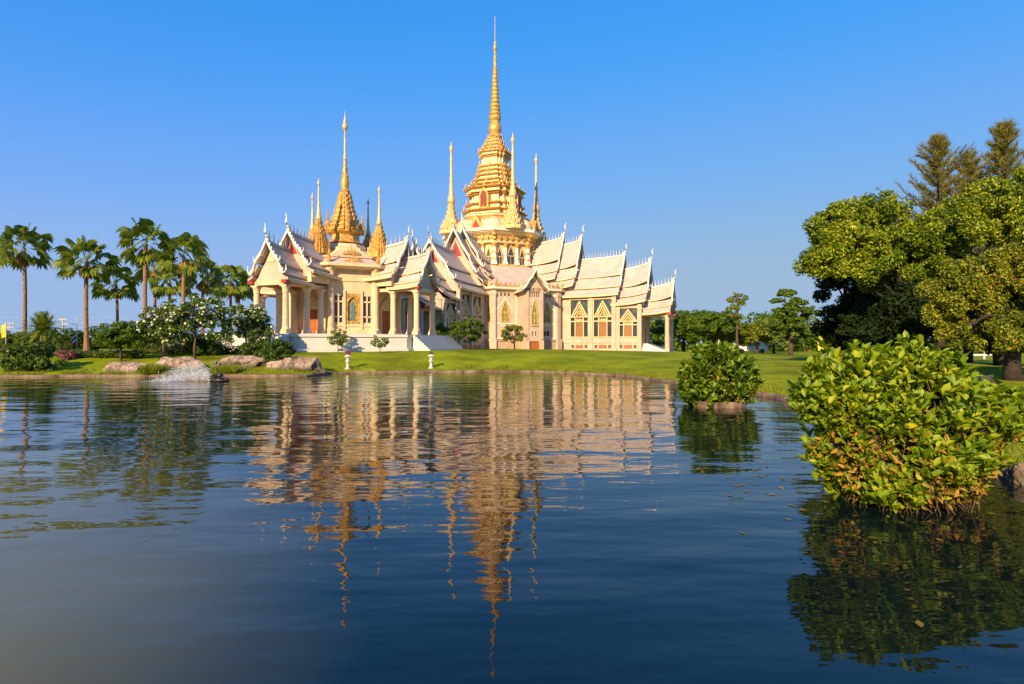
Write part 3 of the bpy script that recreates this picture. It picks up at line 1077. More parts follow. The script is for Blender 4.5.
# tower above the drum
tb = MB()
tb.loft(OCT, [(DR + 0.8, 18.4), (6.7, 18.75), (6.3, 19.6), (5.5, 20.2), (5.2, 20.4), (5.2, 20.9), (4.7, 21.0)])
to = tb.build('tower_base', M['goldcream'], hall)
tb = MB()
for r_, z in ((5.75, 20.0), (5.3, 20.5), (4.85, 20.95)):
    tb.loft(OCT, [(r_ - 0.3, z - 0.15), (r_, z - 0.1), (r_ + 0.08, z + 0.05), (r_, z + 0.18), (r_ - 0.3, z + 0.2)])
tb.build('tower_base_ring', M['gold'], to)
dm = MB()
for k in range(8):                                                # domed dormers with red niches over each face
    phi = k * PI / 4
    Mw = wframe(6.75 * math.cos(phi), 6.75 * math.sin(phi), phi)
    nb = MB(Mw)
    nb.plate([(-1.0, 18.4), (1.0, 18.4), (0.9, 19.1), (0.55, 19.7), (0, 20.45), (-0.55, 19.7), (-0.9, 19.1)], -0.1, 1.6)
    o = nb.build('dormer', M['gold'], hall)
    nb = MB(Mw)
    nb.plate([(-0.5, 18.5), (0.5, 18.5), (0.45, 19.0), (0, 19.75), (-0.45, 19.0)], -0.14, -0.05)
    nb.build('niche', M['red'], o)
    c = phi + PI / 8
    dm = MB()
    dm.loft(ngon(10), [(1.25, 18.4), (1.3, 18.8), (1.2, 19.3), (0.85, 19.85), (0.3, 20.15), (0.02, 20.2)], 6.0 * math.cos(c), 6.0 * math.sin(c), smooth_shade=True)
    dm.build('cupola', M['goldcream'], hall)
TIERS = [  # (z0, z1, radius, cream wall?)
    (20.9, 22.0, 4.2), (22.0, 23.0, 3.85), (23.0, 24.5, 3.5), (24.5, 25.4, 4.0), (25.4, 26.1, 3.2), (26.1, 26.8, 2.8), (26.8, 27.6, 2.5), (27.6, 28.3, 2.3), (28.3, 29.0, 2.15),
    (29.0, 30.5, 1.95), (30.5, 31.2, 2.2), (31.1, 31.8, 1.75), (31.8, 32.4, 1.45), (32.4, 33.0, 1.2), (33.0, 33.6, 0.98)]
tw, tg = MB(), MB()
for i, (z0, z1, r_) in enumerate(TIERS):
    h_ = z1 - z0
    tw.loft(RED, [(r_ * 0.92, z0 - 0.02), (r_ * 0.92, z1)])
    tg.loft(RED, [(r_ * 0.93, z0), (r_ * 0.99, z0 + 0.04), (r_ * 0.99, z0 + 0.12), (r_ * 0.93, z0 + 0.16)])
    tg.loft(RED, [(r_ * 0.93, z1 - 0.3), (r_ * 1.03, z1 - 0.2), (r_ * 1.05, z1 - 0.08), (r_ * 0.95, z1 + 0.02)])
    nn = 5 if r_ > 2 else 3
    for sx in range(4):
        Mq = rotz(sx * PI / 2)
        for q in range(nn):
            u = (q - (nn - 1) / 2) / (nn - 1) * 1.24 * r_
            leafplate(tg, u, z1 - 0.06, 0.3 * (0.6 + r_ * 0.12), 0.34 + (0.25 if q == nn // 2 else 0), -r_ * 1.02 - 0.03, -r_ * 1.02 + 0.06, M=Mq)
        for u in (0.84,):
            spike(tg, u * r_, u * r_, z1 - 0.05, 0.45 + 0.08 * r_, 0.09 + 0.02 * r_, M=Mq)
to2 = tw.build('tower', M['goldcream'], hall)
tg.build('tower_gilding', M['gold'], to2)
for sx in range(4):                                               # big red niches on the four sides
    Mw = wframe(3.7 * math.cos(sx * PI / 2), 3.85 * math.sin(sx * PI / 2), sx * PI / 2)
    nb = MB(Mw)
    nb.plate([(-0.75, 22.0), (0.75, 22.0), (0.75, 24.0), (0.5, 24.6), (0, 25.1), (-0.5, 24.6), (-0.75, 24.0)], -0.35, 0.6)
    o = nb.build('tower_niche', M['gold'], hall)
    nb = MB(Mw)
    nb.plate([(-0.52, 22.2), (0.52, 22.2), (0.52, 23.8), (0.33, 24.3), (0, 24.6), (-0.33, 24.3), (-0.52, 23.8)], -0.40, -0.3)
    nb.build('niche', M['nichered'], o)
sp = MB()
PS = [(1.0, 33.5), (1.15, 33.7), (0.95, 34.0), (0.85, 34.3), (0.98, 34.7), (0.98, 35.2), (0.85, 35.7), (0.72, 36.1), (0.9, 36.5), (0.95, 36.9), (0.75, 37.1)]
z, r_ = 37.1, 0.78
while z < 43.6:
    PS += [(r_, z), (r_ * 1.12, z + 0.15), (r_ * 1.05, z + 0.45), (r_ * 0.86, z + 0.55)]
    z += 0.62
    r_ *= 0.925
PS += [(0.30, 43.8), (0.42, 44.2), (0.26, 44.5), (0.24, 45.4), (0.3, 45.6), (0.2, 46.0), (0.17, 47.0), (0.3, 47.3), (0.22, 47.9), (0.08, 48.8), (0.06, 49.2), (0.045, 52.3), (0.01, 52.4)]
sp.loft(ngon(14), PS, smooth_shade=False)
sp.build('tower_spire', M['gold'], hall)
for k in range(4):
    a = PI / 4 + k * PI / 2
    spire(hall, 7.0 * math.cos(a), 7.0 * math.sin(a), 18.3, 13.9, 1.5, 'corner_spire', 1.15, 0.33, 'goldpale')

# the four wings
B1 = [(0, 16.9, 2.1, 13.5), (2.05, 13.3, 3.0, 12.0), (2.95, 11.8, 3.9, 10.9)]
B2 = [(0, 16.4, 2.2, 12.7), (2.15, 12.5, 3.3, 10.9), (3.25, 10.7, 4.15, 9.8)]
B3 = [(0, 14.1, 2.2, 11.25), (2.15, 11.1, 3.3, 9.65), (3.25, 9.45, 4.2, 8.55)]
B4 = [(0, 12.4, 1.95, 9.75), (1.9, 9.6, 3.0, 8.35), (2.95, 8.15, 3.95, 7.3)]
B5 = [(0, 9.7, 1.6, 7.75), (1.55, 7.6, 2.5, 6.75), (2.45, 6.6, 3.3, 6.0)]
for k in range(4):
    A = rotz(-k * PI / 2)
    roof_tier(hall, A, 5.5, 10.9, B1, 0.7, 1.8)
    roof_tier(hall, A, 9.8, 13.6, B2, 0.7, 1.8)
    roof_tier(hall, A, 11.5, 19.9, B3, 0.35, 1.4)
    roof_tier(hall, A, 18.8, 23.5, B4, 0.9, 1.6)
    roof_tier(hall, A, 22.3, 26.6, B5, 0.7, 1.5, soffit=True)
    for s_ in (-1, 1):
        yw3, yw4 = 3.75, 3.5
        for (xa, xb, yw, zt, wins) in ((11.4, 19.5, yw3, 8.55, (14.4, 17.7)), (19.5, 22.9, yw4, 7.25, (21.1,))):
            xm = (xa + xb) / 2
            Mw = A @ wframe(xm, s_ * yw, s_ * PI / 2)
            sx = -s_                                               # wall x runs the other way on the far side
            us = [sx * (x - xm) for x in wins]
            zt_w = zt - 0.5
            holes = [(u - 1.3, u + 1.3, 2.95, zt_w) for u in us]
            for u in us:
                holes += [(u - 1.15, u - 0.75, 1.35, 1.8), (u + 0.75, u + 1.15, 1.35, 1.8)]
            wb_ = MB(Mw)
            wall_panel(wb_, -(xb - xa) / 2, (xb - xa) / 2, HG, zt, holes, 0.3)
            wo = wb_.build('wing_wall', M['pink'], hall)
            for u in us:
                for q in (-0.95, 0.95):
                    bkp = MB(Mw)
                    bkp.box(u + q - 0.2, u + q + 0.2, 0.16, 0.2, 1.35, 1.8)
                    bkp.build('vent', M['shade'], wo)
                hb = MB(Mw)
                hb.box(u - 0.55, u + 0.55, -0.05, 0.02, 1.35, 1.8)
                hb.build('hatch', M['door'], wo)
            mb_ = MB(Mw)
            hw_ = (xb - xa) / 2
            mb_.box(-hw_, hw_, -0.14, 0, HG, 1.15)
            mb_.box(-hw_, hw_, -0.1, 0, 2.1, 2.25)
            mb_.box(-hw_, hw_, -0.08, 0, zt - 0.35, zt - 0.2)
            pils = [-hw_ + 0.25, hw_ - 0.25] + ([sx * ((wins[0] + wins[1]) / 2 - xm)] if len(wins) == 2 else [])
            for u in pils:
                mb_.box(u - 0.26, u + 0.26, -0.2, 0, HG, zt)
                mb_.box(u - 0.34, u + 0.34, -0.27, 0, HG, 1.4)
                mb_.box(u - 0.32, u + 0.32, -0.25, 0, zt - 0.7, zt - 0.38)
            mb_.build('moulding', M['pink'], wo)
            for u in us:
                wing_window(hall, Mw, u, 2.95, zt_w)
        for x in (22.75, 26.1):
            if x > 23:
                column(hall, x, s_ * 2.45, HG, 6.0, 0.3, A, 'pink', 'cream')
                pbm = MB(A)
                y0_, y1_ = sorted((s_ * 2.25, s_ * 2.65))
                pbm.box(22.9, 26.4, y0_, y1_, 5.62, 6.02)
                pbm.build('portico_beam', M['cream'], hall)
    ew = MB(A @ wframe(22.9, 0, 0))
    wall_panel(ew, -3.4, 3.4, HG, 7.4, [(-0.8, 0.8, HG + 0.6, 4.2)], 0.3)
    wo = ew.build('end_wall', M['pink'], hall)
    dd = MB(A @ wframe(22.9, 0, 0))
    dd.box(-0.8, 0.8, 0.12, 0.2, HG + 0.6, 4.2)
    dd.build('door', M['door'], wo)
    fl = MB(A)
    fl.box(22.9, 27.0, -3.0, 3.0, 0.5, 0.9)
    fl.box(23.4, 26.4, -2.3, 2.3, 5.7, 5.85)
    fl.build('portico_floor', M['marble'], hall)
    if k != 1:
        stp = MB(A)
        for q in range(9):
            stp.box(22.88, 23.6 + 0.36 * q, -2.0 - 0.2 * q, 2.0 + 0.2 * q, 0.4 - 0.002 * q, 2.0 - 0.13 * q)
        stp.build('steps', M['marble'], hall)
# gabled bays on the diagonals
for k in range(4):
    a = PI / 4 + k * PI / 2
    A = rotz(a)
    bw = MB(A @ wframe(14.2, 0, 0))
    wall_panel(bw, -1.25, 1.25, HG, 9.3, [(-0.42, 0.42, 4.4, 7.0), (-0.35, -0.12, 3.0, 3.6), (0.12, 0.35, 3.0, 3.6), (-0.75, 0.75, HG, 2.3)], 0.3)
    bw.box(-1.25, -0.85, -0.14, 0, 2.55, 9.0)
    bw.box(0.85, 1.25, -0.14, 0, 2.55, 9.0)
    bw.box(-1.32, -0.78, -0.2, 0, HG, 2.4)
    bw.box(0.78, 1.32, -0.2, 0, HG, 2.4)
    bo = bw.build('bay_wall', M['pink'], hall)
    for s_ in (-1, 1):
        bs = MB(A)
        y0_, y1_ = sorted((s_ * 0.97, s_ * 1.25))
        bs.box(11.6, 13.88, y0_, y1_, HG, 9.0)
        bs.build('bay_side', M['pink'], hall)
    q = MB(A @ wframe(14.2, 0, 0))
    q.box(-0.75, 0.75, 0.1, 0.18, HG, 2.3)
    q.box(-0.02, 0.02, 0.06, 0.1, HG, 2.3)
    q.build('door', M['door'], bo)
    for x in (-0.62, -0.31, 0, 0.31, 0.62):
        q = MB(A @ wframe(14.2, 0, 0))
        q.box(x - 0.07, x + 0.07, -0.02, 0.05, 8.1, 8.8)
        q.build('vent', M['shade'], bo)
    q = MB(A @ wframe(14.2, 0, 0))
    q.box(-0.36, 0.36, 0.2, 0.24, 2.95, 3.65)
    q.build('low_window', M['glass'], bo)
    Mw = A @ wframe(14.2, 0, 0)
    arch_window(hall, Mw, 0, 4.4, 8.0, 0.8)
    roof_tier(hall, A, 9.6, 14.75, [(0, 11.3, 0.95, 9.9), (0.95, 9.85, 1.85, 8.85)], 0.35, 1.0, gable='pink', gb=0.55, nst=5, crest=False)

# ------------------------------------------------------------------ the front pavilion
pc = at(345, 56.5)
pav = empty('temple_pavilion', (pc.x, pc.y, 0), -R(20.5),
            'smaller cream pavilion with a slim gold spire on a white podium', 'temple')
PZ = 2.7
pb = MB()
pb.loft(OCT, [(10.2, 0.9), (10.2, PZ - 0.28), (10.3, PZ - 0.26), (10.3, PZ - 0.05)], -0.55, -0.5)
pb.loft(OCT, [(10.4, 0.9), (10.4, 1.5)], -0.55, -0.5)
po = pb.build('podium', M['marble'], pav)
fl = MB()
fl.loft(OCT, [(10.1, PZ - 0.05), (10.1, PZ)], -0.55, -0.5)
fl.build('podium_floor', M['concrete'], po)
for k in (0, 3, 2):
    A = rotz(k * PI / 2)
    st = MB(A)
    n = 9
    xs_, yc_ = {0: (9.76, -0.5), 3: (10.81, -0.55), 2: (10.86, 0.5)}[k]
    for q in range(n):
        st.box(xs_ + 0.2 * q, xs_ + 0.2 + 0.2 * q, yc_ - 3.4, yc_ + 3.4, 0.6, PZ - 0.08 - 0.165 * q)
    st.build('steps', M['marble'], pav)
PA, PT = 4.55, 8.6
EP = PA * math.tan(PI / 8)
for k in range(8):
    phi = k * PI / 4
    Mw = wframe(PA * math.cos(phi), PA * math.sin(phi), phi)
    diag = k % 2 == 1
    wb_ = MB(Mw)
    holes = [(-0.62, 0.62, 3.7, 6.4), (-1.6, -0.9, 3.8, 6.2), (0.9, 1.6, 3.8, 6.2)] if diag else [(-0.75, 0.75, PZ, 5.0)]
    wall_panel(wb_, -EP, EP, PZ, PT, holes, 0.3)
    wo = wb_.build('pavilion_wall', M['cream'], pav)
    if diag:
        fr = MB(Mw)
        fr.box(-EP, EP, -0.12, 0, PZ, PZ + 0.5)
        fr.box(-EP, EP, -0.08, 0, PZ + 0.75, PZ + 0.9)
        fr.box(-EP, EP, -0.08, 0, 7.5, 7.6)
        fr.box(-EP, EP, -0.06, 0, 8.2, 8.3)
        for s_ in (-1, 1):
            a, b = sorted((s_ * 0.66, s_ * 0.86))
            fr.box(a, b, -0.14, 0, PZ + 0.5, 6.7)
            fr.box(s_ * 1.25 - 0.06, s_ * 1.25 + 0.06, -0.02, 0.12, 3.8, 6.2)
            for z in (4.25, 5.6):
                fr.box(s_ * 1.25 - 0.35, s_ * 1.25 + 0.35, -0.02, 0.12, z, z + 0.14)
        fr.build('moulding', M['cream'], wo)
        g = MB(Mw)
        for s_ in (-1, 1):
            g.box(s_ * 1.25 - 0.35, s_ * 1.25 + 0.35, 0.16, 0.2, 3.8, 6.2)
        wi = g.build('window', M['glass'], pav)
        f2 = MB(Mw)                                                # the gilt stained-glass panel in the middle
        for a, b, c, d in ((-0.62, 0.62, 3.7, 3.95), (-0.62, 0.62, 6.1, 6.4), (-0.62, -0.45, 3.95, 6.1), (0.45, 0.62, 3.95, 6.1)):
            f2.box(a, b, -0.04, 0.12, c, d)
        f2.plate([(-0.45, 5.6), (-0.3, 5.85), (0, 6.1), (-0.45, 6.1)], -0.02, 0.1)
        f2.plate([(0.45, 5.6), (0.45, 6.1), (0, 6.1), (0.3, 5.85)], -0.02, 0.1)
        fo = f2.build('glass_panel', M['gold'], pav)
        g = MB(Mw)
        g.box(-0.46, 0.46, 0.14, 0.18, 3.94, 6.12)
        g.build('pane', M['stained'], fo)
        g = MB(Mw)
        g.plate([(-0.14, 4.1), (0.14, 4.1), (0.2, 4.6), (0.12, 5.0), (0.16, 5.3), (0.06, 5.45), (0.05, 5.7), (-0.05, 5.7), (-0.06, 5.45), (-0.16, 5.3), (-0.12, 5.0), (-0.2, 4.6)], 0.1, 0.14)
        g.build('glass_figure', M['blue'], fo)
    else:
        d_ = MB(Mw)
        d_.box(-0.75, 0.75, 0.15, 0.22, PZ, 5.0)
        d_.box(-0.03, 0.03, 0.11, 0.15, PZ, 5.0)
        d_.build('door', M['door'], wo)
        fr = MB(Mw)
        fr.box(-1.0, -0.75, -0.1, 0.05, PZ, 5.2)
        fr.box(0.75, 1.0, -0.1, 0.05, PZ, 5.2)
        fr.plate([(-1.1, 5.2), (1.1, 5.2), (0, 6.3)], -0.12, 0.05)
        fr.build('door_frame', M['goldpale'], wo)
    c = phi + PI / 8
    rr = PA / math.cos(PI / 8)
    column(pav, rr * math.cos(c) * 1.03, rr * math.sin(c) * 1.03, PZ, PT, 0.33)
co = MB()
co.loft(OCT, [(PA, PT - 0.05), (PA + 0.75, PT + 0.05), (PA + 0.95, PT + 0.15), (PA + 0.95, PT + 0.4), (PA + 0.6, PT + 0.45)])
co.build('cornice', M['cream'], pav)
rb = MB()
rb.loft(OCT, [(PA + 0.7, PT + 0.42), (PA - 0.5, PT + 1.05), (PA - 0.5, PT + 1.1)])
rb.build('pavilion_roof', M['tile'], pav)
rb = MB()
rb.loft(OCT, [(PA - 0.35, PT + 1.08), (PA - 0.3, PT + 1.25), (PA - 0.8, PT + 1.35), (2.6, PT + 1.95), (2.45, PT + 2.05), (2.45, PT + 2.25), (1.9, PT + 2.4), (1.75, PT + 2.75)])
rb.build('upper_roof', M['cream'], pav)
for k in range(8):
    phi = k * PI / 4
    for rr, z, sc in ((PA + 0.35, PT + 0.42, 1.0), (PA - 0.75, PT + 1.4, 0.85)):
        dmb = MB(wframe(rr * math.cos(phi), rr * math.sin(phi), phi))
        for q in range(5):
            leafplate(dmb, (q - 2) * 0.34 * sc, z, 0.4 * sc, sc * (1.0 - 0.28 * abs(q - 2)), -0.1, 0.12)
        dmb.build('antefix', M['gold'], pav)
    c = phi + PI / 8
    rr = (PA + 0.6) / math.cos(PI / 8)
    cs = MB()
    spike(cs, rr * math.cos(c), rr * math.sin(c), PT + 0.42, 1.5, 0.2, 6)
    cs.build('corner_finial', M['gold'], pav)
td = MB()
td.loft(OCT, [(1.7, 11.5), (1.5, 11.6), (1.3, 11.8), (1.25, 12.3), (1.5, 12.5), (1.6, 12.7), (1.35, 12.75), (1.25, 12.9)])
tdo = td.build('spire_base', M['gold'], pav)
ts = MB()
pr = []
z, r_ = 12.7, 1.42
while z < 16.3:
    pr += [(r_, z), (r_ * 1.06, z + 0.08), (r_ * 1.06, z + 0.2), (r_ * 0.9, z + 0.26), (r_ * 0.86, z + 0.42)]
    z += 0.44
    r_ *= 0.865
ts.loft(RED, pr)
zt_ = z
z, r_ = 12.7, 1.42
while z < 16.0:
    for i in range(8):
        t = i * PI / 4
        q = 1.0 if i % 2 == 0 else 1.16
        spike(ts, math.cos(t) * r_ * q, math.sin(t) * r_ * q, z + 0.18, 0.42, 0.11)
    z += 0.44
    r_ *= 0.865
for i in range(4):
    t = PI / 4 + i * PI / 2
    spike(ts, 1.65 * math.cos(t), 1.65 * math.sin(t), 12.5, 2.3, 0.27, 6)
ts.loft(ngon(12), [(0.46, zt_ - 0.1), (0.5, 16.6), (0.34, 16.9), (0.4, 17.5), (0.33, 17.9), (0.36, 18.1), (0.24, 18.3), (0.25, 18.8), (0.17, 19.0), (0.18, 19.5), (0.13, 19.7)], smooth_shade=False)
ts.build('spire', M['gold'], pav)
nb = MB()
nb.loft(ngon(10), [(0.14, 19.6), (0.17, 19.8), (0.12, 20.2), (0.09, 21.5), (0.085, 22.5), (0.2, 22.65), (0.28, 22.8), (0.25, 23.05), (0.15, 23.2), (0.19, 23.3), (0.1, 23.6), (0.04, 23.9), (0.02, 24.4)], smooth_shade=True)
nb.build('needle', M['goldpale'], pav)
for k in range(4):
    a = k * PI / 2
    spire(pav, 3.85 * math.cos(a), 3.85 * math.sin(a), 10.0, 6.9, 0.92, 'corner_spire', 0.85, 0.45)
# porches
for k in range(4):
    A = rotz(-k * PI / 2)
    fx = (-2 if k == 3 else 0)
    xu, xl = ((6.8, 9.1), (7.7, 10.1), (6.8, 9.1), (7.2, 8.6))[k]
    roof_tier(pav, A, 2.6, xu, [(0, 10.9, 1.35, 9.1), (1.3, 9.0, 2.05, 8.2), (2.0, 8.1, 2.5, 7.75)], 0.45, 1.2, 'red', 0.4)
    roof_tier(pav, A, xu - 0.9, xl, [(0, 9.75, 1.1, 8.15), (1.05, 8.05, 1.6, 7.35), (1.55, 7.25, 1.95, 6.95)], 0.4, 1.1, 'pink', 0.4, soffit=True)
    bm = MB(A)
    for s_ in (-1, 1):
        y0_, y1_ = sorted((s_ * 1.3, s_ * 1.65))
        bm.box(4.4, xl - 0.15, y0_, y1_, 6.62, 6.95)
        column(pav, xl - 0.4, s_ * 1.48, PZ, 6.62, 0.25, A)
        column(pav, xu - 0.5, s_ * 1.48, PZ, 6.62, 0.25, A)
        column(pav, xu - 2.3, s_ * 1.48, PZ, 6.62, 0.25, A)
        y0_, y1_ = sorted((s_ * 1.7, s_ * 2.1))
        bm.box(3.9, xu - 0.3, y0_, y1_, 7.1, 7.75)
    bm.box(xl - 0.6, xl - 0.2, -1.3, 1.3, 6.65, 6.93)
    bm.build('porch_beam', M['cream'], pav)
    ce = MB(A)
    ce.box(4.4, xl - 0.6, -1.3, 1.3, 6.8, 6.88)
    ce.build('porch_ceiling', M['red'], pav)

# ------------------------------------------------------------------ planting kit
def unit(v):
    return v / np.maximum(np.linalg.norm(v, axis=-1, keepdims=True), 1e-9)


def leaves(pos, nrm, size, rs, wid=0.5, fold=0.25, droop=0.0):
    """one folded four-point leaf at each position, lying roughly square to nrm"""
    n = len(pos)
    nrm = unit(nrm)
    t = unit(np.cross(nrm, unit(rs.normal(size=(n, 3)))))
    s = np.cross(nrm, t)
    L_ = (size * rs.uniform(0.65, 1.35, n))[:, None]
    W_ = L_ * wid * 0.5
    a = pos - t * L_ * 0.5
    b = pos + s * W_ + nrm * W_ * fold
    c = pos + t * L_ * 0.5 - np.array([0, 0, 1.0]) * L_ * droop
    d = pos - s * W_ + nrm * W_ * fold
    V = np.stack([a, b, c, d], 1).reshape(-1, 3)
    return V, np.arange(4 * n).reshape(n, 4)


def blob_points(blobs, n, rs, inner=0.55):
    """points near the surface of ellipsoids (cx,cy,cz,rx,ry,rz)"""
    B = np.array(blobs, float)
    wgt = (B[:, 3] * B[:, 5]) ** 1.0
    k = rs.choice(len(B), n, p=wgt / wgt.sum())
    d = unit(rs.normal(size=(n, 3)))
    r = (inner + (1 - inner) * rs.random(n) ** 0.6)[:, None]
    r *= rs.uniform(0.85, 1.12, (n, 1))
    return B[k, :3] + d * r * B[k, 3:6], unit(d / B[k, 3:6])


def crown_blobs(rs, env, n, rmin, rmax, flat=0.75):
    """many small clumps through the outer part of a set of envelope ellipsoids"""
    out = []
    p, d = blob_points(env, n, rs, 0.45)
    for q in p:
        r = rs.uniform(rmin, rmax)
        out.append((*q, r, r, r * flat))
    return out


def foliage(name, parent, m, blobs, n, size, rs, wid=0.55, up=0.5, wild=0.7, inner=0.5, droop=0.0, base=(0, 0, 0)):
    p_, d = blob_points(blobs, n, rs, inner)
    nr = d * 0.8 + np.array([0, 0, up]) + rs.normal(size=d.shape) * wild
    V, Fq = leaves(p_ - np.array(base), nr, np.full(n, size), rs, wid, droop=droop)
    return link(name, mesh_np(name, V, Fq), LF[m], parent)


def limb_tree(parent, rs, h, r0, limbs, m='bark', lean=(0, 0), name='trunk'):
    """tapered trunk with limbs that end at the given points (relative to the base)"""
    mb = MB()
    top = np.array([lean[0], lean[1], h])
    pts = [np.array([0, 0, -0.3]), np.array([lean[0] * 0.1 + rs.normal() * 0.03 * h, lean[1] * 0.1, h * 0.3]), np.array([lean[0] * 0.5, lean[1] * 0.5 + rs.normal() * 0.03 * h, h * 0.65]), top]
    mb.tube([tuple(p_) for p_ in pts], [r0 * 1.35, r0, r0 * 0.75, r0 * 0.45], 8)
    for q in limbs:
        q = np.array(q, float)
        s = rs.uniform(0.45, 0.95)
        st = pts[1] + (top - pts[1]) * s if s < 0.99 else top
        mid = (st + q) / 2 + rs.normal(size=3) * 0.06 * np.linalg.norm(q - st) + np.array([0, 0, 0.06 * np.linalg.norm(q - st)])
        mb.tube([tuple(st), tuple(mid), tuple(q)], [r0 * 0.42, r0 * 0.26, r0 * 0.08], 5)
    return mb.build(name, M[m], parent)


def tree(name, label, group, x, y, env, ncl, rcl, nleaf, size, leafm, seed, h, r0, m='bark', flat=0.75, wid=0.55, up=0.5, lean=(0, 0), z=None, cat='tree', extra=None, wild=0.7):
    """tree at x,y; env ellipsoids and h are relative to its base"""
    rs = np.random.RandomState(seed)
    z = gz(x, y) if z is None else z
    t = empty(name, (x, y, z), 0, label, cat, group)
    bl = crown_blobs(rs, env, ncl, rcl[0], rcl[1], flat)
    pick = [bl[i][:3] for i in rs.choice(len(bl), min(len(bl), 12), replace=False)]
    limb_tree(t, rs, h, r0, pick, m, lean)
    c = foliage('crown', t, leafm, bl, nleaf, size, rs, wid, up, wild, inner=0.35)
    if extra:
        f = foliage('blossom', t, extra[0], bl, extra[1], extra[2], rs, 0.9, 0.6, 0.6, 0.95)
    return t


# ------------------------------------------------------------------ fan palms
def palm_crown(rs, n, r_, dead=False):
    V, Fc = [], []
    for i in range(n):
        az = 2 * PI * (i * 0.381966 + rs.uniform(-0.03, 0.03))
        u = (i + 0.5) / n
        el = R(84 - 122 * u ** 0.9) if not dead else R(-58 - 25 * u)
        L_ = r_ * (0.66 if not dead else 0.4) * rs.uniform(0.8, 1.12)
        dirv = np.array([math.cos(el) * math.cos(az), math.cos(el) * math.sin(az), math.sin(el)])
        side = np.array([-math.sin(az), math.cos(az), 0])
        sag = np.array([0, 0, -0.16 * L_ * math.cos(el)])
        tip = dirv * L_ + sag
        # stalk
        for s_ in (-1, 1):
            pass
        b = len(V)
        wst = 0.025
        V += [side * wst, -side * wst, tip - side * wst, tip + side * wst]
        Fc.append((b, b + 1, b + 2, b + 3))
        upv = np.cross(dirv, side)
        tw = rs.uniform(-1.0, 1.0)
        if not dead:
            tip = dirv * L_ + sag
            side = side * math.cos(tw) + upv * math.sin(tw)
            dirv = dirv + np.array([0, 0, -0.28 * math.cos(el)])
            dirv = dirv / np.linalg.norm(dirv)
            side = side - dirv * side.dot(dirv)
            side /= np.linalg.norm(side)
            upv = np.cross(dirv, side)
        B_ = r_ * 0.44 * rs.uniform(0.85, 1.12)
        nl = 15
        for j in range(nl):
            a = R(-125 + 250 * j / (nl - 1) + rs.uniform(-5, 5))
            ln_ = B_ * (0.72 + 0.28 * math.cos(a * 0.7)) * rs.uniform(0.9, 1.08)
            d = dirv * math.cos(a) + side * math.sin(a)
            perp = -dirv * math.sin(a) + side * math.cos(a)
            mid = tip + d * ln_ * 0.6 + upv * 0.02
            end = tip + d * ln_ * 0.93 + np.array([0, 0, -ln_ * (0.28 if not dead else 0.5)])
            w_ = ln_ * 0.13
            b = len(V)
            V += [tip, mid + perp * w_, end, mid - perp * w_]
            Fc.append((b, b + 1, b + 2, b + 3))
    return np.array(V), np.array(Fc)


rs0 = np.random.RandomState(7)
palm_me = [mesh_np('crown', *palm_crown(np.random.RandomState(k), 28, 2.35)) for k in range(3)]
dead_me = [mesh_np('dry_fronds', *palm_crown(np.random.RandomState(20 + k), 12, 1.5, True)) for k in range(3)]
for me in palm_me: me.materials.append(LF['palm'])
for me in dead_me: me.materials.append(LF['deadpalm'])
PALMS = [  # px, crown py, depth, scale, trunk r, label
    (24, 245, 50, 1.0, 0.20, 'tall fan palm standing alone at the left end of the row'),
    (87, 258, 50, 1.0, 0.22, 'fan palm with a thick trunk behind the striped flag'),
    (116, 281, 58, 0.92, 0.17, 'short dark fan palm behind the round-crowned shrub tree'),
    (146, 241, 48, 0.98, 0.21, 'tallest fan palm of the cluster, its brown trunk in front'),
    (154, 264, 56, 0.85, 0.18, 'fan palm half hidden right behind the tallest palm'),
    (170, 279, 54, 0.8, 0.18, 'lower fan palm with dry brown fronds between the two tallest palms'),
    (184, 254, 48, 0.92, 0.2, 'fan palm with a full crown above the white blossoming tree'),
    (203, 274, 54, 0.88, 0.19, 'fan palm hung with dry fronds in front of the open sky gap'),
    (231, 279, 60, 0.92, 0.18, 'left one of the twin fan palms beside the pavilion'),
    (239, 284, 63, 0.88, 0.18, 'right one of the twin fan palms beside the pavilion'),
]
for i, (px, py, d, sc, tr, lab) in enumerate(PALMS):
    q = at(px, d)
    z0 = gz(q.x, q.y)
    t = empty('fan_palm', (q.x, q.y, z0), rs0.uniform(0, 6.28), lab, 'palm', 'fan palms on the left bank')
    hh = zat(py + 3, d) - z0
    mb = MB()
    lx, ly = rs0.uniform(-0.12, 0.12, 2)
    n = 18
    pts, rad = [], []
    for k in range(n + 1):
        s = k / n
        pts.append((lx * math.sin(s * PI), ly * math.sin(s * PI), -0.2 + (hh + 0.2) * s))
        rad.append(tr * (1.35 - 0.5 * min(1, s * 6) - 0.18 * s) * (1.04 if k % 2 else 0.97))
    mb.tube(pts, rad, 9, smooth_shade=False)
    mb.build('trunk', M['trunk'], t)
    for me, nm, zz in ((palm_me[i % 3], 'crown', 0), (dead_me[i % 3], 'dry_fronds', -0.15)):
        o = link(nm, me, None, t)
        o.location = (0, 0, hh + zz)
        o.scale = (sc, sc, sc)
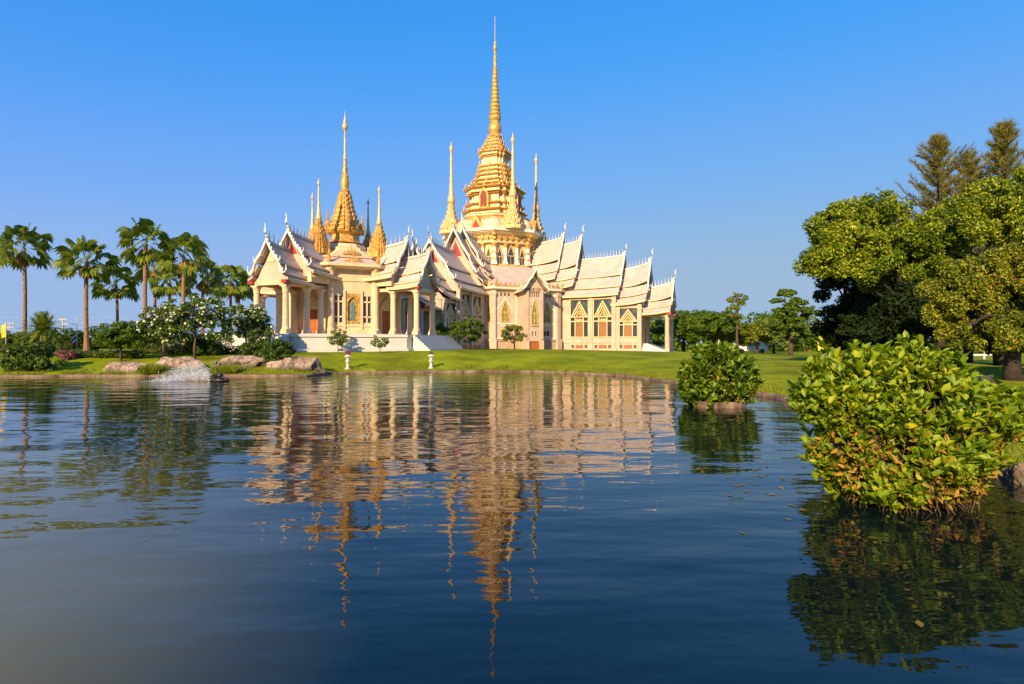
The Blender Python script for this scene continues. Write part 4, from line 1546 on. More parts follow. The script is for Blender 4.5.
# small feather palm
q = at(43, 44)
t = empty('date_palm', (q.x, q.y, gz(q.x, q.y)), 0, 'low date palm with a bushy rosette between the two leftmost fan palms', 'palm')
V, Fc = [], []
rs = np.random.RandomState(4)
for i in range(60):
    az, el = i * 2.39996, R(80 - 95 * (i / 60))
    prev = np.zeros(3)
    dirv = np.array([math.cos(az) * math.cos(el), math.sin(az) * math.cos(el), math.sin(el)])
    side = np.array([-math.sin(az), math.cos(az), 0])
    for j in range(1, 15):
        s = j / 14
        c_ = dirv * 1.55 * s + np.array([0, 0, -0.75 * s * s * math.cos(el)])
        for sg in (-1, 1):
            b = len(V)
            tipp = c_ + side * sg * 0.33 * (1 - 0.5 * s) + dirv * 0.16 + np.array([0, 0, -0.05])
            V += [prev, c_, tipp, tipp - dirv * 0.03]
            Fc.append((b, b + 1, b + 2, b + 3))
        prev = c_
o = link('crown', mesh_np('crown', np.array(V), np.array(Fc)), LF['palm'], t)
o.location.z = zat(330, 44) - gz(q.x, q.y)
mb = MB()
mb.tube([(0, 0, -0.2), (0.02, 0, 0.6), (0, 0, o.location.z)], [0.26, 0.2, 0.18], 9)
mb.build('trunk', M['trunk'], t)

# ------------------------------------------------------------------ left bank: shrubs, hedges, rocks
q = at(31, 34.0)
tree('round_shrub', 'large dark green shrub spreading to the water at the far left', None, q.x, q.y, [(0, 0, 0.9, 1.2, 0.9, 0.85), (0.95, 0.1, 0.5, 0.9, 0.7, 0.55), (-0.85, 0, 0.55, 0.9, 0.7, 0.6)], 85, (0.2, 0.36), 9000, 0.14, 'dark', 31, 1.0, 0.05, 'twig', cat='shrub')
q = at(121, 37.5)
tree('round_tree', 'small round-crowned tree with dense dark leaves, left of the blossoming trees', None, q.x, q.y, [(0, 0, 1.75, 1.35, 1.1, 0.75), (-0.8, 0, 1.35, 0.9, 0.9, 0.6), (0.8, 0, 1.4, 0.85, 0.8, 0.6)], 90, (0.2, 0.38), 9000, 0.15, 'mid', 32, 1.2, 0.07)
BLOS = [(163, 38.5, 1.75, 'white-blossoming tree behind the left flat rock, the smallest of its kind'),
        (195, 38, 2.1, 'white-blossoming tree with the tallest crown, behind the mounded rock'),
        (246, 42, 1.7, 'white-blossoming tree close beside the pavilion columns')]
for i, (px, d, s, lab) in enumerate(BLOS):
    q = at(px, d)
    env = [(0, 0, 1.5 * s, 0.85 * s, 0.8 * s, 0.5 * s), (-0.5 * s, 0, 1.05 * s, 0.62 * s, 0.6 * s, 0.42 * s), (0.5 * s, 0, 1.0 * s, 0.62 * s, 0.6 * s, 0.45 * s)]
    tree('blossom_tree', lab, 'white-blossoming trees on the left bank', q.x, q.y, env, 95, (0.2, 0.38), 8000, 0.17, 'mid', 40 + i, 1.2 * s, 0.08, extra=('flower', 700, 0.17))
for px, d, w_, h_, lab, seed in ((257, 37.2, 0.95, 1.75, 'clipped dark shrub beside the podium, the left of a pair', 51), (277, 36.2, 0.98, 1.4, 'clipped rounded shrub before the white podium, right of a pair', 52)):
    q = at(px, d)
    tree('clipped_shrub', lab, 'clipped shrubs by the podium', q.x, q.y, [(0, 0, h_ * 0.55, w_, w_, h_ * 0.55)], 90, (0.16, 0.26), 9000, 0.11, 'dark', seed, h_ * 0.5, 0.05, 'twig', cat='shrub')
for px, d, w_, h_, lf, lab, seed in ((64, 50, 1.8, 1.9, 'dark', 'dark bushy shrub between the date palm and the striped flag', 53), (14, 48, 1.5, 1.6, 'mid', 'green bushy shrub behind the yellow flag at the left edge', 54),
                                 (98, 52, 1.9, 2.1, 'dark', 'dark shrub at the foot of the thick-trunked fan palm', 55), (140, 47, 1.5, 1.7, 'mid', 'mid green shrub filling the gap left of the blossoming trees', 56),
                                 (222, 47, 1.7, 1.8, 'dark', 'dark shrub between the two right blossoming trees', 57), (205, 40, 1.0, 1.1, 'dark', 'low dark shrub at the foot of the tallest blossoming tree', 58)):
    q = at(px, d)
    tree('shrub', lab, 'shrubs under the palms', q.x, q.y, [(0, 0, h_ * 0.5, w_, w_ * 0.8, h_ * 0.55)], 60, (0.2, 0.4), 5000, 0.16, lf, seed, h_ * 0.5, 0.05, 'twig', cat='shrub')
for px0, px1, d, h_, lab, seed in ((-10, 62, 43, 0.7, 'long low clipped hedge at the far left behind the round shrub', 61), (62, 138, 38.6, 0.5, 'low clipped hedge along the lawn behind the long flat rock', 62), (136, 240, 41.5, 0.65, 'dark clipped hedge running behind the blossoming trees', 63)):
    a, b = at(px0, d), at(px1, d)
    rs = np.random.RandomState(seed)
    n = int((b.x - a.x) / 0.3)
    z = gz((a.x + b.x) / 2, d)
    bl = [(a.x + (b.x - a.x) * k / n - (a.x + b.x) / 2, rs.uniform(-0.1, 0.1), h_ * 0.5 + rs.uniform(-0.04, 0.04), 0.34, 0.5, h_ * 0.52) for k in range(n + 1)]
    t = empty('hedge', ((a.x + b.x) / 2, d, z), 0, lab, 'hedge', 'clipped hedges on the left bank')
    foliage('foliage', t, 'hedge', bl, 250 * n, 0.12, rs, 0.6, 0.7, 0.6, 0.6)
    mb = MB()
    for k in range(0, n, 2):
        mb.tube([(bl[k][0], 0, -0.2), (bl[k][0] + 0.05, 0.04, h_ * 0.8)], [0.04, 0.015], 5)
    mb.build('stems', M['twig'], t)
q = at(65, 37.6)
tree('bougainvillea', 'low shrub covered in pink flowers at the end of the hedge', None, q.x, q.y, [(0, 0, 0.28, 0.65, 0.45, 0.3)], 30, (0.12, 0.2), 1500, 0.09, 'hedge', 71, 0.3, 0.03, 'twig', cat='shrub', extra=('pinkflower', 700, 0.08))


def boulder(label, px, d, w_, h_, dp, seed, m='rock', z=None, flatness=1.0, name='boulder', group='pale rocks on the waterline'):
    rs = np.random.RandomState(seed)
    import bmesh
    bm_ = bmesh.new()
    bmesh.ops.create_icosphere(bm_, subdivisions=4, radius=1)
    off = rs.uniform(0, 50, 3)
    for v in bm_.verts:
        p_ = Vector(v.co)
        n1 = mnoise.noise(p_ * 1.1 + Vector(off))
        n2 = mnoise.noise(p_ * 2.6 + Vector(off))
        n3 = mnoise.noise(p_ * 6 + Vector(off))
        c_ = mnoise.cell(p_ * 1.7 + Vector(off))
        k = 1 + 0.38 * n1 + 0.2 * n2 + 0.07 * n3 + 0.10 * (c_ - 0.5)
        k = k * 0.88
        v.co = Vector((p_.x * k * w_ / 2, p_.y * k * dp / 2, min(p_.z * k, 0.72 + 0.12 * n2) * h_))
    me = bpy.data.meshes.new(name)
    bm_.to_mesh(me)
    bm_.free()
    q = at(px, d)
    o = link(name, me, M[m])
    o.location = (q.x, q.y, (gz(q.x, q.y) if z is None else z))
    o.rotation_euler.z = rs.uniform(-0.3, 0.3)
    return tag(o, label, 'rock', group)


rkm = M['rock'].node_tree
rkn, rkl = rkm.nodes, rkm.links
rp_ = rkn['Principled BSDF']
old_c = rp_.inputs['Base Color'].links[0].from_socket
rtc = rkn.new('ShaderNodeTexCoord')
vor = rkn.new('ShaderNodeTexVoronoi')
vor.feature = 'DISTANCE_TO_EDGE'
vor.inputs['Scale'].default_value = 1.7
rno = rkn.new('ShaderNodeTexNoise')
rno.inputs['Scale'].default_value = 3.0
rno.inputs['Detail'].default_value = 8
radd = rkn.new('ShaderNodeVectorMath')
radd.operation = 'MULTIPLY_ADD'
radd.inputs[1].default_value = (0.5, 0.5, 0.5)
rkl.new(rtc.outputs['Object'], rno.inputs['Vector'])
rkl.new(rno.outputs['Color'], radd.inputs[0])
rkl.new(rtc.outputs['Object'], radd.inputs[2])
rkl.new(radd.outputs[0], vor.inputs['Vector'])
crk = rkn.new('ShaderNodeMapRange')
crk.inputs[2].default_value = 0.05
crk.inputs[3].default_value = 0.25
rkl.new(vor.outputs['Distance'], crk.inputs[0])
sz = rkn.new('ShaderNodeSeparateXYZ')
rkl.new(radd.outputs[0], sz.inputs[0])
mos = rkn.new('ShaderNodeMapRange')                                # moss and waterline stain at the foot
mos.inputs[1].default_value = 0.25
mos.inputs[2].default_value = 0.55
mos.inputs[3].default_value = 0.8
mos.inputs[4].default_value = 0.0
rkl.new(sz.outputs['Z'], mos.inputs[0])
mxm = rkn.new('ShaderNodeMix')
mxm.data_type = 'RGBA'
rkl.new(mos.outputs[0], mxm.inputs[0])
rkl.new(old_c, mxm.inputs[6])
mxm.inputs[7].default_value = (0.07, 0.06, 0.025, 1)
scv = rkn.new('ShaderNodeVectorMath')
scv.operation = 'SCALE'
rkl.new(mxm.outputs[2], scv.inputs[0])
rkl.new(crk.outputs[0], scv.inputs['Scale'])
rkl.new(scv.outputs[0], rp_.inputs['Base Color'])
boulder('long flat-topped pale rock under the round-crowned tree', 125, 34.3, 3.3, 0.8, 1.2, 1, z=0.2)
boulder('broad mounded rock below the tallest blossoming tree', 181, 34.8, 3.4, 0.95, 1.4, 2, z=0.35)
boulder('small upright rock at the right edge of the mounded rock', 215, 35.0, 0.5, 0.75, 0.5, 3, z=0.3)
boulder('low brownish rock left of the clipped shrubs', 243, 35.6, 3.2, 0.75, 1.2, 4, z=0.6)
boulder('large craggy pinkish white rock right of the clipped shrubs', 297, 35.3, 3.4, 1.0, 1.4, 5, z=0.3)
boulder('thin flat stone lying just above the water', 230, 34.2, 1.7, 0.3, 0.7, 6, z=0.12)
# rough grasses between the rocks
rs = np.random.RandomState(81)


def tuft(label, px0, px1, d, n, hgt, seed, name='grass_clump', cat='grass'):
    rs = np.random.RandomState(seed)
    a, b = at(px0, d), at(px1, d)
    cx_ = (a.x + b.x) / 2
    z = gz(cx_, d)
    p_ = np.column_stack([rs.uniform(a.x - cx_, b.x - cx_, n), rs.uniform(-0.5, 0.5, n), np.zeros(n)])
    h_ = hgt * rs.uniform(0.5, 1.1, n)
    d_ = unit(np.column_stack([rs.normal(size=n), rs.normal(size=n), np.full(n, 2.2)]))
    s_ = unit(np.cross(d_, rs.normal(size=(n, 3)))) * 0.018
    tip = p_ + d_ * h_[:, None]
    V = np.stack([p_ - s_, p_ + s_, tip + s_ * 0.2, tip - s_ * 0.2], 1).reshape(-1, 3)
    o = link(name, mesh_np(name, V, np.arange(4 * n).reshape(n, 4)), LF['grass'])
    o.location = (cx_, d, z)
    return tag(o, label, cat)


tuft('clump of rough grass filling the gap between the two left rocks', 145, 162, 33.5, 1500, 0.55, 82)
tuft('rough grass growing right of the mounded rock', 213, 240, 34.0, 1500, 0.45, 83)

# fountain aerator with its spray
q = at(220, 29.0)
ae = empty('pond_aerator', (q.x, q.y, 0), 0, 'black floating paddle aerator throwing white spray on the pond', 'aerator')
mb = MB()
for s_ in (-1, 1):
    mb.tube([(-0.32, s_ * 0.24, 0.03), (-0.28, s_ * 0.24, 0.06), (0.28, s_ * 0.24, 0.06), (0.34, s_ * 0.24, 0.03)], [0.02, 0.09, 0.09, 0.02], 10)
mb.box(-0.05, 0.05, -0.28, 0.28, 0.13, 0.17)
mb.build('float', M['black'], ae)
mb = MB()
mb.tube([(-0.16, 0, 0.22), (-0.16, 0, 0.24), (0.1, 0, 0.34), (0.12, 0, 0.35)], [0.03, 0.11, 0.11, 0.03], 10)
mb.box(-0.1, 0.02, -0.05, 0.05, 0.12, 0.26)
mb.build('motor', M['black'], ae)
mb = MB()
for k in range(8):
    a = k * PI / 4
    mb.box(-0.02, 0.02, -0.16, 0.16, 0.02, 0.2, M=Matrix.Translation((-0.3, 0, 0.14)) @ Matrix.Rotation(a, 4, 'Y'))
mb.build('paddle', M['black'], ae)
rs = np.random.RandomState(91)
n = 9000
tt = rs.random(n)
v0 = rs.uniform(0.35, 1.0, n)
ang = rs.normal(0, 0.22, n) + PI
X = -0.15 - 2.9 * tt * (0.45 + 0.55 * v0)
Hh = 1.5 * v0 * 1.75 * tt ** 0.45 * (1 - tt) ** 1.1
Y = np.tan(ang - PI) * -X
P_ = np.column_stack([X + rs.normal(size=n) * 0.06, Y + rs.normal(size=n) * 0.05, 0.02 + Hh * rs.random(n) ** 0.75])
V, Fq = leaves(P_, rs.normal(size=(n, 3)), np.where(rs.random(n) < 0.8, 0.032, 0.065), rs, 0.8)
spray = bpy.data.materials.new('white_spray')
spray.use_nodes = True
sn, sl_ = spray.node_tree.nodes, spray.node_tree.links
sn['Principled BSDF'].inputs['Base Color'].default_value = (0.86, 0.87, 0.88, 1)
sn['Principled BSDF'].inputs['Roughness'].default_value = 0.4
trn = sn.new('ShaderNodeBsdfTranslucent')
trn.inputs['Color'].default_value = (0.85, 0.87, 0.9, 1)
tp_ = sn.new('ShaderNodeBsdfTransparent')
m1, m2 = sn.new('ShaderNodeMixShader'), sn.new('ShaderNodeMixShader')
m1.inputs[0].default_value = 0.5
m2.inputs[0].default_value = 0.45
sl_.new(sn['Principled BSDF'].outputs[0], m1.inputs[1])
sl_.new(trn.outputs[0], m1.inputs[2])
sl_.new(m1.outputs[0], m2.inputs[1])
sl_.new(tp_.outputs[0], m2.inputs[2])
sl_.new(m2.outputs[0], sn['Material Output'].inputs['Surface'])
o = link('water_spray', mesh_np('water_spray', V, Fq), spray)
o.location = (q.x - 0.3, q.y, 0)
tag(o, 'fan of white water spray thrown left by the black aerator', 'spray', None, 'stuff')

# flags, poles and wires at the left
q = at(77, 46)
t = empty('flag_pole', (q.x, q.y, gz(q.x, q.y)), 0, 'pole with a drooping red, white and blue striped flag', 'flag')
mb = MB()
hh = zat(318, 46) - gz(q.x, q.y)
mb.tube([(0, 0, -0.2), (0, 0, hh)], [0.04, 0.025], 8)
mb.build('pole', M['concrete'], t)


def drape(mb, w_, h0, h1, u0, u1, seed=0):
    """hanging cloth strip between u0 and u1 of its width"""
    v, f = [], []
    nz_, nx_ = 8, 5
    for i in range(nz_ + 1):
        for j in range(nx_ + 1):
            s, u = i / nz_, u0 + (u1 - u0) * j / nx_
            x = -u * w_ * (1 - 0.25 * s)
            v.append((x - 0.03, 0.07 * math.sin(u * 9 + s * 3 + seed), h0 + (h1 - h0) * s + 0.35 * u * w_ * -1))
    for i in range(nz_):
        for j in range(nx_):
            a = i * (nx_ + 1) + j
            f.append((a, a + 1, a + nx_ + 2, a + nx_ + 1))
    mb.add(v, f, True)


for nm, u0, u1, mm in (('red_stripe', 0, 1 / 6, 'flagred'), ('white_stripe', 1 / 6, 2 / 6, 'flagwhite'), ('blue_stripe', 2 / 6, 4 / 6, 'flagblue'), ('white_stripe', 4 / 6, 5 / 6, 'flagwhite'), ('red_stripe', 5 / 6, 1, 'flagred')):
    mb = MB()
    z0 = zat(328, 46) - gz(q.x, q.y)
    # stripes run along the cloth and hang down because it droops
    v, f = [], []
    for i in range(9):
        s = i / 8
        for u in (u0, u1):
            v.append((-0.04 - 0.42 * s ** 0.8 - 0.05 * u, 0.06 * math.sin(7 * s + 2 * u), z0 - 0.25 - 0.85 * u - 0.6 * s))
    for i in range(8):
        f.append((2 * i, 2 * i + 1, 2 * i + 3, 2 * i + 2))
    mb.add(v, f, True)
    mb.build(nm, M[mm], t)
q = at(6, 44)
t = empty('flag_pole', (q.x, q.y, gz(q.x, q.y)), 0, 'pole with a small plain yellow flag at the left edge', 'flag')
mb = MB()
hh = zat(322, 44) - gz(q.x, q.y)
mb.tube([(0, 0, -0.2), (0, 0, hh)], [0.04, 0.025], 8)
mb.build('pole', M['concrete'], t)
mb = MB()
drape(mb, 0.34, hh - 0.15, hh - 1.1, 0, 1)
mb.build('yellow_flag', M['yellow'], t)
for px, d, py, lab in ((63, 130, 318, 'thin grey utility pole far behind the second palm'), (10, 150, 322, 'thin grey utility pole far away at the left edge')):
    q = at(px, d)
    t = empty('utility_pole', (q.x, q.y, gz(q.x, q.y)), 0, lab, 'utility pole', 'utility poles far behind the left bank')
    hh = zat(py, d) - gz(q.x, q.y)
    mb = MB()
    mb.tube([(0, 0, -0.5), (0, 0, hh)], [0.2, 0.13], 8)
    mb.build('post', M['concrete'], t)
    mb = MB()
    for z in (hh - 0.3, hh - 1.3):
        mb.box(-1.2, 1.2, -0.1, 0.1, z - 0.1, z + 0.1)
    mb.build('crossarm', M['concrete'], t)
for i, (py, lab) in enumerate(((317, 'topmost'), (322, 'second'), (327, 'third'), (332, 'lowest'))):
    mb = MB()
    a, b = at(-40, 132), at(160, 132)
    pts = []
    for k in range(13):
        s = k / 12
        pts.append((a.x + (b.x - a.x) * s, 132, zat(py, 132) - 2.0 * (1 - abs(math.sin(s * PI * 1.9 + 0.4 + i * 0.2)))))
    mb.tube(pts, 0.045, 4)
    o = mb.build('power_line', M['concrete'])
    tag(o, f'{lab} of the thin sagging power lines behind the palms', 'power line', 'power lines behind the palms')

# far tree belts that close the horizon
rs = np.random.RandomState(101)
def belt(label, px0, px1, d, n, top, seed, leafm, name='distant_woods', size=0.7, depth=14):
    rs = np.random.RandomState(seed)
    bl = []
    for k in range(n):
        px = px0 + (px1 - px0) * (k + rs.random()) / n
        dd = d + rs.uniform(0, depth)
        q = at(px, dd)
        z0 = gz(q.x, q.y)
        ht = (zat(top + rs.uniform(-4, 9), dd) - z0) * rs.uniform(0.8, 1.05)
        r_ = ht * rs.uniform(0.35, 0.55)
        bl.append((q.x, q.y, z0 + ht * 0.45, r_ * 1.2, r_ * 1.2, ht * 0.55))
    env = crown_blobs(rs, bl, n * 9, size * 1.3, size * 2.6, 0.7)
    o = foliage(name, None, leafm, env, n * 420, size, rs, 0.6, 0.5)
    return tag(o, label, 'woods', None, 'stuff')


belt('dark green belt of trees and scrub closing the view at the left', -520, 275, 78, 96, 334, 102, 'dark', size=0.5)
belt('far belt of green trees behind the right end of the hall', 640, 850, 118, 44, 313, 103, 'mid', size=0.7)
belt('far belt of dark trees beyond the right-hand lawn', 840, 1250, 95, 46, 315, 104, 'shadepine', size=0.7)

# ------------------------------------------------------------------ planting before the temple
for px, d, s, fl_, lab, seed in ((338, 45.5, 1.0, ('yellow', 0), 'small tree with yellowish leaves before the white podium', 111), (380, 45.5, 0.8, 1, 'small white-flowering bush before the podium', 112)):
    q = at(px, d)
    tree('small_tree', lab, None, q.x, q.y, [(0, 0, 1.15 * s, 0.8 * s, 0.7 * s, 0.6 * s)], 30, (0.13, 0.26), 2000, 0.12, 'light', seed, 0.8 * s, 0.03, 'twig', extra=('flower', 300 if fl_ == 1 else 60, 0.13))
for px, d, w_, h_, lf, lab, seed in ((469, 56, 1.9, 3.0, 'mid', 'wide round-topped clipped tree against the shaded wing', 121), (441, 60, 1.0, 2.6, 'dark', 'dark shaded tree beside the portico steps', 122), (514, 58, 1.35, 2.7, 'light', 'small loose pale green tree before the gabled bay', 123)):
    q = at(px, d)
    n = 13000 if lf != 'light' else 4500
    tree('lawn_tree', lab, None, q.x, q.y, [(0, 0, h_ * 0.62, w_, w_ * 0.9, h_ * 0.36)], 60 if lf != 'light' else 40, (0.18, 0.34), n, 0.13, lf, seed, h_ * 0.5, 0.07)
for px, lab in ((345.5, 'white stone lantern pillar on the bank before the podium, left of the two'), (430, 'white stone lantern pillar on the bank, right of the two')):
    d = 37.2 if px < 400 else 38.6
    q = at(px, d)
    z = gz(q.x, q.y + 0.5)
    t = empty('stone_lantern', (q.x, q.y + 0.5, 0.08), 0, lab, 'lantern', 'stone lanterns on the bank')
    mb = MB()
    mb.loft(ngon(4, PI / 4), [(0.26, 0), (0.26, 0.16), (0.2, 0.2)])
    mb.loft(ngon(10), [(0.15, 0.2), (0.1, 0.28), (0.085, 0.5), (0.11, 0.58), (0.17, 0.64), (0.17, 0.68), (0.12, 0.7), (0.12, 0.74)])
    mb.build('pedestal', M['marble'], t)
    mb = MB()
    for k in range(4):
        a = PI / 4 + k * PI / 2
        mb.tube([(0.1 * math.cos(a), 0.1 * math.sin(a), 0.74), (0.1 * math.cos(a), 0.1 * math.sin(a), 0.96)], 0.025, 5)
    mb.loft(ngon(8), [(0.06, 0.74), (0.06, 0.96)])
    mb.build('lantern_cage', M['marble'], t)
    mb = MB()
    mb.loft(ngon(8), [(0.22, 0.96), (0.21, 0.99), (0.12, 1.07), (0.1, 1.1)])
    mb.build('lantern_roof', M['marble'], t)
    if px < 400:
        f = foliage('flower_ball', t, 'pinkflower', [(0, 0, 1.22, 0.17, 0.17, 0.15)], 380, 0.06, np.random.RandomState(5), 0.8, 0.3, 0.6, 0.6)
    else:
        f = foliage('flower_ball', t, 'hedge', [(0, 0, 1.16, 0.12, 0.12, 0.08)], 160, 0.06, np.random.RandomState(6), 0.8, 0.3, 0.6, 0.6)

# ------------------------------------------------------------------ right middle distance
MT = [(684, 92, 308, 20, 'mid', 'green tree just right of the hall portico'), (704, 84, 309, 24, 'mid', 'broad flat-topped green tree behind the small round bush'),
      (722, 88, 318, 16, 'light', 'olive green tree left of the slender tall tree'), (757, 86, 320, 17, 'light', 'yellowish tree right of the slender tall tree'),
      (774, 92, 314, 18, 'mid', 'green tree close left of the big layered tree')]
for i, (px, d, top, rp_, lf, lab) in enumerate(MT):
    q = at(px, d)
    z = gz(q.x, q.y)
    H = zat(top, d) - z
    r_ = 1.4 * rp_ / F_PX * d
    tree('park_tree', lab, 'trees on the lawn beyond the hall', q.x, q.y, [(0, 0, H * 0.68, r_, r_, H * 0.3), (-r_ * 0.4, 0, H * 0.55, r_ * 0.7, r_ * 0.7, H * 0.25), (r_ * 0.4, 0, H * 0.6, r_ * 0.7, r_ * 0.7, H * 0.25)], 90, (0.45, 0.9), 11000, 0.34, lf, 130 + i, H * 0.6, 0.2)
q = at(738, 80)
H = zat(292, 80) - gz(q.x, q.y)
tree('slender_tree', 'tall slender tree with a thin see-through crown, taller than its neighbours', None, q.x, q.y,
     [(0, 0, H * 0.88, 1.3, 1.2, H * 0.1), (-0.5, 0, H * 0.68, 1.0, 1.0, H * 0.12), (0.4, 0, H * 0.5, 0.8, 0.8, H * 0.1)], 40, (0.25, 0.5), 1900, 0.28, 'light', 141, H * 0.95, 0.17)
q = at(790, 62)
H = zat(290, 62) - gz(q.x, q.y)
tree('layered_tree', 'big green tree with flat layered branches and a pale forked trunk', None, q.x, q.y,
     [(0, 0, H * 0.94, 1.2, 1.1, 0.3), (-0.2, 0, H * 0.82, 1.9, 1.7, 0.5), (0.3, 0, H * 0.66, 2.6, 2.2, 0.7), (-0.4, 0, H * 0.5, 2.7, 2.3, 0.7), (0.5, 0, H * 0.34, 2.5, 2.1, 0.7)], 130, (0.3, 0.6), 15000, 0.26, 'mid', 142, H * 0.85, 0.2, 'bark', 0.5)
q = at(750, 98)
t = empty('parked_van', (q.x, q.y, gz(q.x, q.y)), 0.05, 'long white vehicle parked under the far trees', 'van')
mb = MB()
mb.plate([(-2.7, 0.35), (2.7, 0.35), (2.7, 1.1), (2.3, 1.2), (1.7, 1.85), (1.5, 1.95), (-2.6, 1.95), (-2.7, 1.8)], -0.85, 0.85)
mb.build('body', M['paint'], t)
mb = MB()
for x0_, x1_ in ((-2.4, -1.2), (-1.1, 0.1), (0.2, 1.3)):
    mb = MB()
    mb.box(x0_, x1_, -0.875, 0.875, 1.2, 1.75)
    mb.build('window', M['glass'], t)
for x in (-1.7, 1.7):
    for y in (-0.8, 0.8):
        mb = MB(Matrix.Translation((x, y, 0.34)) @ Matrix.Rotation(PI / 2, 4, 'X'))
        mb.loft(ngon(14), [(0.34, -0.1), (0.34, 0.1)])
        mb.build('wheel', M['black'], t)
q = at(729, 104)
t = empty('market_stall', (q.x, q.y, gz(q.x, q.y)), 0, 'small stall with a yellow awning left of the white vehicle', 'stall')
mb = MB()
mb.add([(-1.6, -1, 2.3), (1.6, -1, 2.3), (1.6, 1, 2.9), (-1.6, 1, 2.9), (-1.6, -1, 2.2), (1.6, -1, 2.2), (1.6, 1, 2.8), (-1.6, 1, 2.8)], [(0, 1, 2, 3), (7, 6, 5, 4), (0, 4, 5, 1), (1, 5, 6, 2), (2, 6, 7, 3), (3, 7, 4, 0)])
mb.build('awning', M['yellow'], t)
for x in (-1.5, 1.5):
    for y, h_ in ((-0.9, 2.2), (0.9, 2.75)):
        mb = MB()
        mb.box(x - 0.05, x + 0.05, y - 0.05, y + 0.05, 0, h_)
        mb.build('post', M['paint'], t)
mb = MB()
mb.box(-1.3, 1.3, -0.7, -0.2, 0.0, 0.9)
mb.build('counter', M['paint'], t)
q = at(822, 150)
t = empty('blue_roofed_house', (q.x, q.y, gz(q.x, q.y)), 0.2, 'low house with a bright blue metal roof behind the layered tree', 'house')
mb = MB()
wall_panel(mb, -3, 3, 0, 2.4, [(-2.2, -1.2, 0.9, 2.0), (0.2, 1.1, 0.0, 2.0)], 0.2, M=Matrix.Translation((0, -2.5, 0)))
mb.box(-3, -2.8, -2.3, 2.5, 0, 2.4)
mb.box(2.8, 3, -2.3, 2.5, 0, 2.4)
mb.box(-2.8, 2.8, 2.3, 2.5, 0, 2.4)
mb.build('wall', M['red'], t)
mb = MB()
mb.plate([(-3.5, 2.35), (3.5, 2.35), (3.5, 2.45), (0, 4.0), (-3.5, 2.45)], -3.1, 3.1)
mb.build('roof', M['bluetin'], t)
mb = MB()
mb.box(-2.2, -1.2, -2.38, -2.34, 0.9, 2.0)
mb.build('window', M['glass'], t)
mb = MB()
mb.box(0.2, 1.1, -2.38, -2.34, 0.0, 2.0)
mb.build('door', M['door'], t)
q = at(823.5, 66)
t = empty('pennant_pole', (q.x, q.y, gz(q.x, q.y)), 0, 'short pole with a yellow pennant by the blue-roofed house', 'flag')
mb = MB()
hh = zat(338, 66) - gz(q.x, q.y)
mb.tube([(0, 0, -0.1), (0, 0, hh)], 0.03, 6)
mb.build('pole', M['paint'], t)
mb = MB()
drape(mb, 0.7, hh - 0.05, hh - 1.2, 0, 1, 2)
mb.build('pennant', M['yellow'], t)

# white rail fence
a, b = at(925, 56), at(1004, 56)
t = empty('rail_fence', (a.x, 56, gz(a.x, 56)), 0, 'low white rail fence on the lawn under the big trees', 'fence')
z_r = max(0.35, zat(359.0, 56) - gz(a.x, 56))
mb = MB()
mb.tube([(0, 0, z_r), (b.x - a.x, 0, z_r)], 0.09, 8)
mb.build('rail', M['paint'], t)
for k in range(5):
    x = (b.x - a.x) * k / 4
    mb = MB()
    mb.loft(ngon(8), [(0.075, -0.2), (0.075, z_r + 0.02), (0.09, z_r + 0.04), (0.09, z_r + 0.1), (0.03, z_r + 0.14)], x, 0)
    if k == 3:
        mb.tube([(x, 0, z_r), (x, 0, z_r + 0.9)], 0.025, 6)
    mb.build('post', M['paint'], t)
boulder('dark upright stone standing on the grass in front of the rail', 986, 19.5, 0.75, 0.62, 0.6, 11, 'darkrock', name='upright_stone', group=None)
boulder('pale grey rock at the water edge behind the big pond bush', 1024, 7.6, 0.4, 0.3, 0.4, 12, 'rock', z=0.05, group=None)

# ------------------------------------------------------------------ the big trees at the right
def pblob(px, py, d, rp_, base, fl=1.0, dep=0.8):
    """envelope ellipsoid of pixel radius rp_ seen at px,py from the camera at depth d, relative to base"""
    q = at(px, d, 0)
    r_ = rp_ / F_PX * d
    return (q.x - base[0], q.y - base[1], zat(py, d) - base[2], r_, r_ * dep, r_ * fl)


def bigtree(name, label, trunk_px, d, specs, ncl, rcl, nleaf, size, leafm, seed, h_py, r0, wid=0.5, up=0.5, lean=(0, 0), bark='bark'):
    q = at(trunk_px, d)
    base = (q.x, q.y, gz(q.x, q.y))
    env = [pblob(px, py, d + dd, rp_, base, fl) for px, py, rp_, fl, dd in specs]
    return tree(name, label, 'broad-leaved trees on the right bank', q.x, q.y, env, ncl, rcl, nleaf, size, leafm, seed, zat(h_py, d) - base[2], r0, bark, 0.95, wid, up, lean, wild=1.0)


bigtree('shade_tree', 'broad sunlit tree overhanging the lawn, leftmost of the big trees', 905, 28,
        [(845, 228, 30, 0.85, 0), (818, 262, 20, 0.6, 0.5), (880, 218, 26, 0.8, 0.5), (908, 245, 36, 0.9, 0), (866, 255, 36, 0.75, -0.4), (918, 270, 26, 0.7, 0.5), (838, 262, 26, 0.6, 0), (888, 280, 22, 0.5, 1), (830, 240, 18, 0.7, 0)],
        300, (0.24, 0.55), 90000, 0.15, 'big', 151, 285, 0.22, up=0.2, bark='shadebark')
bigtree('shade_tree', 'big dense tree at the right edge, the highest of the broad-leaved crowns', 1045, 27,
        [(955, 225, 30, 0.9, 0), (990, 212, 36, 0.9, 0), (1030, 205, 40, 0.9, 0), (1075, 215, 45, 1, 0), (938, 240, 18, 0.7, 0.5), (1050, 245, 34, 0.7, 0), (1095, 270, 45, 1, 0)],
        320, (0.22, 0.52), 95000, 0.145, 'big', 152, 265, 0.3, up=0.2, bark='shadebark')
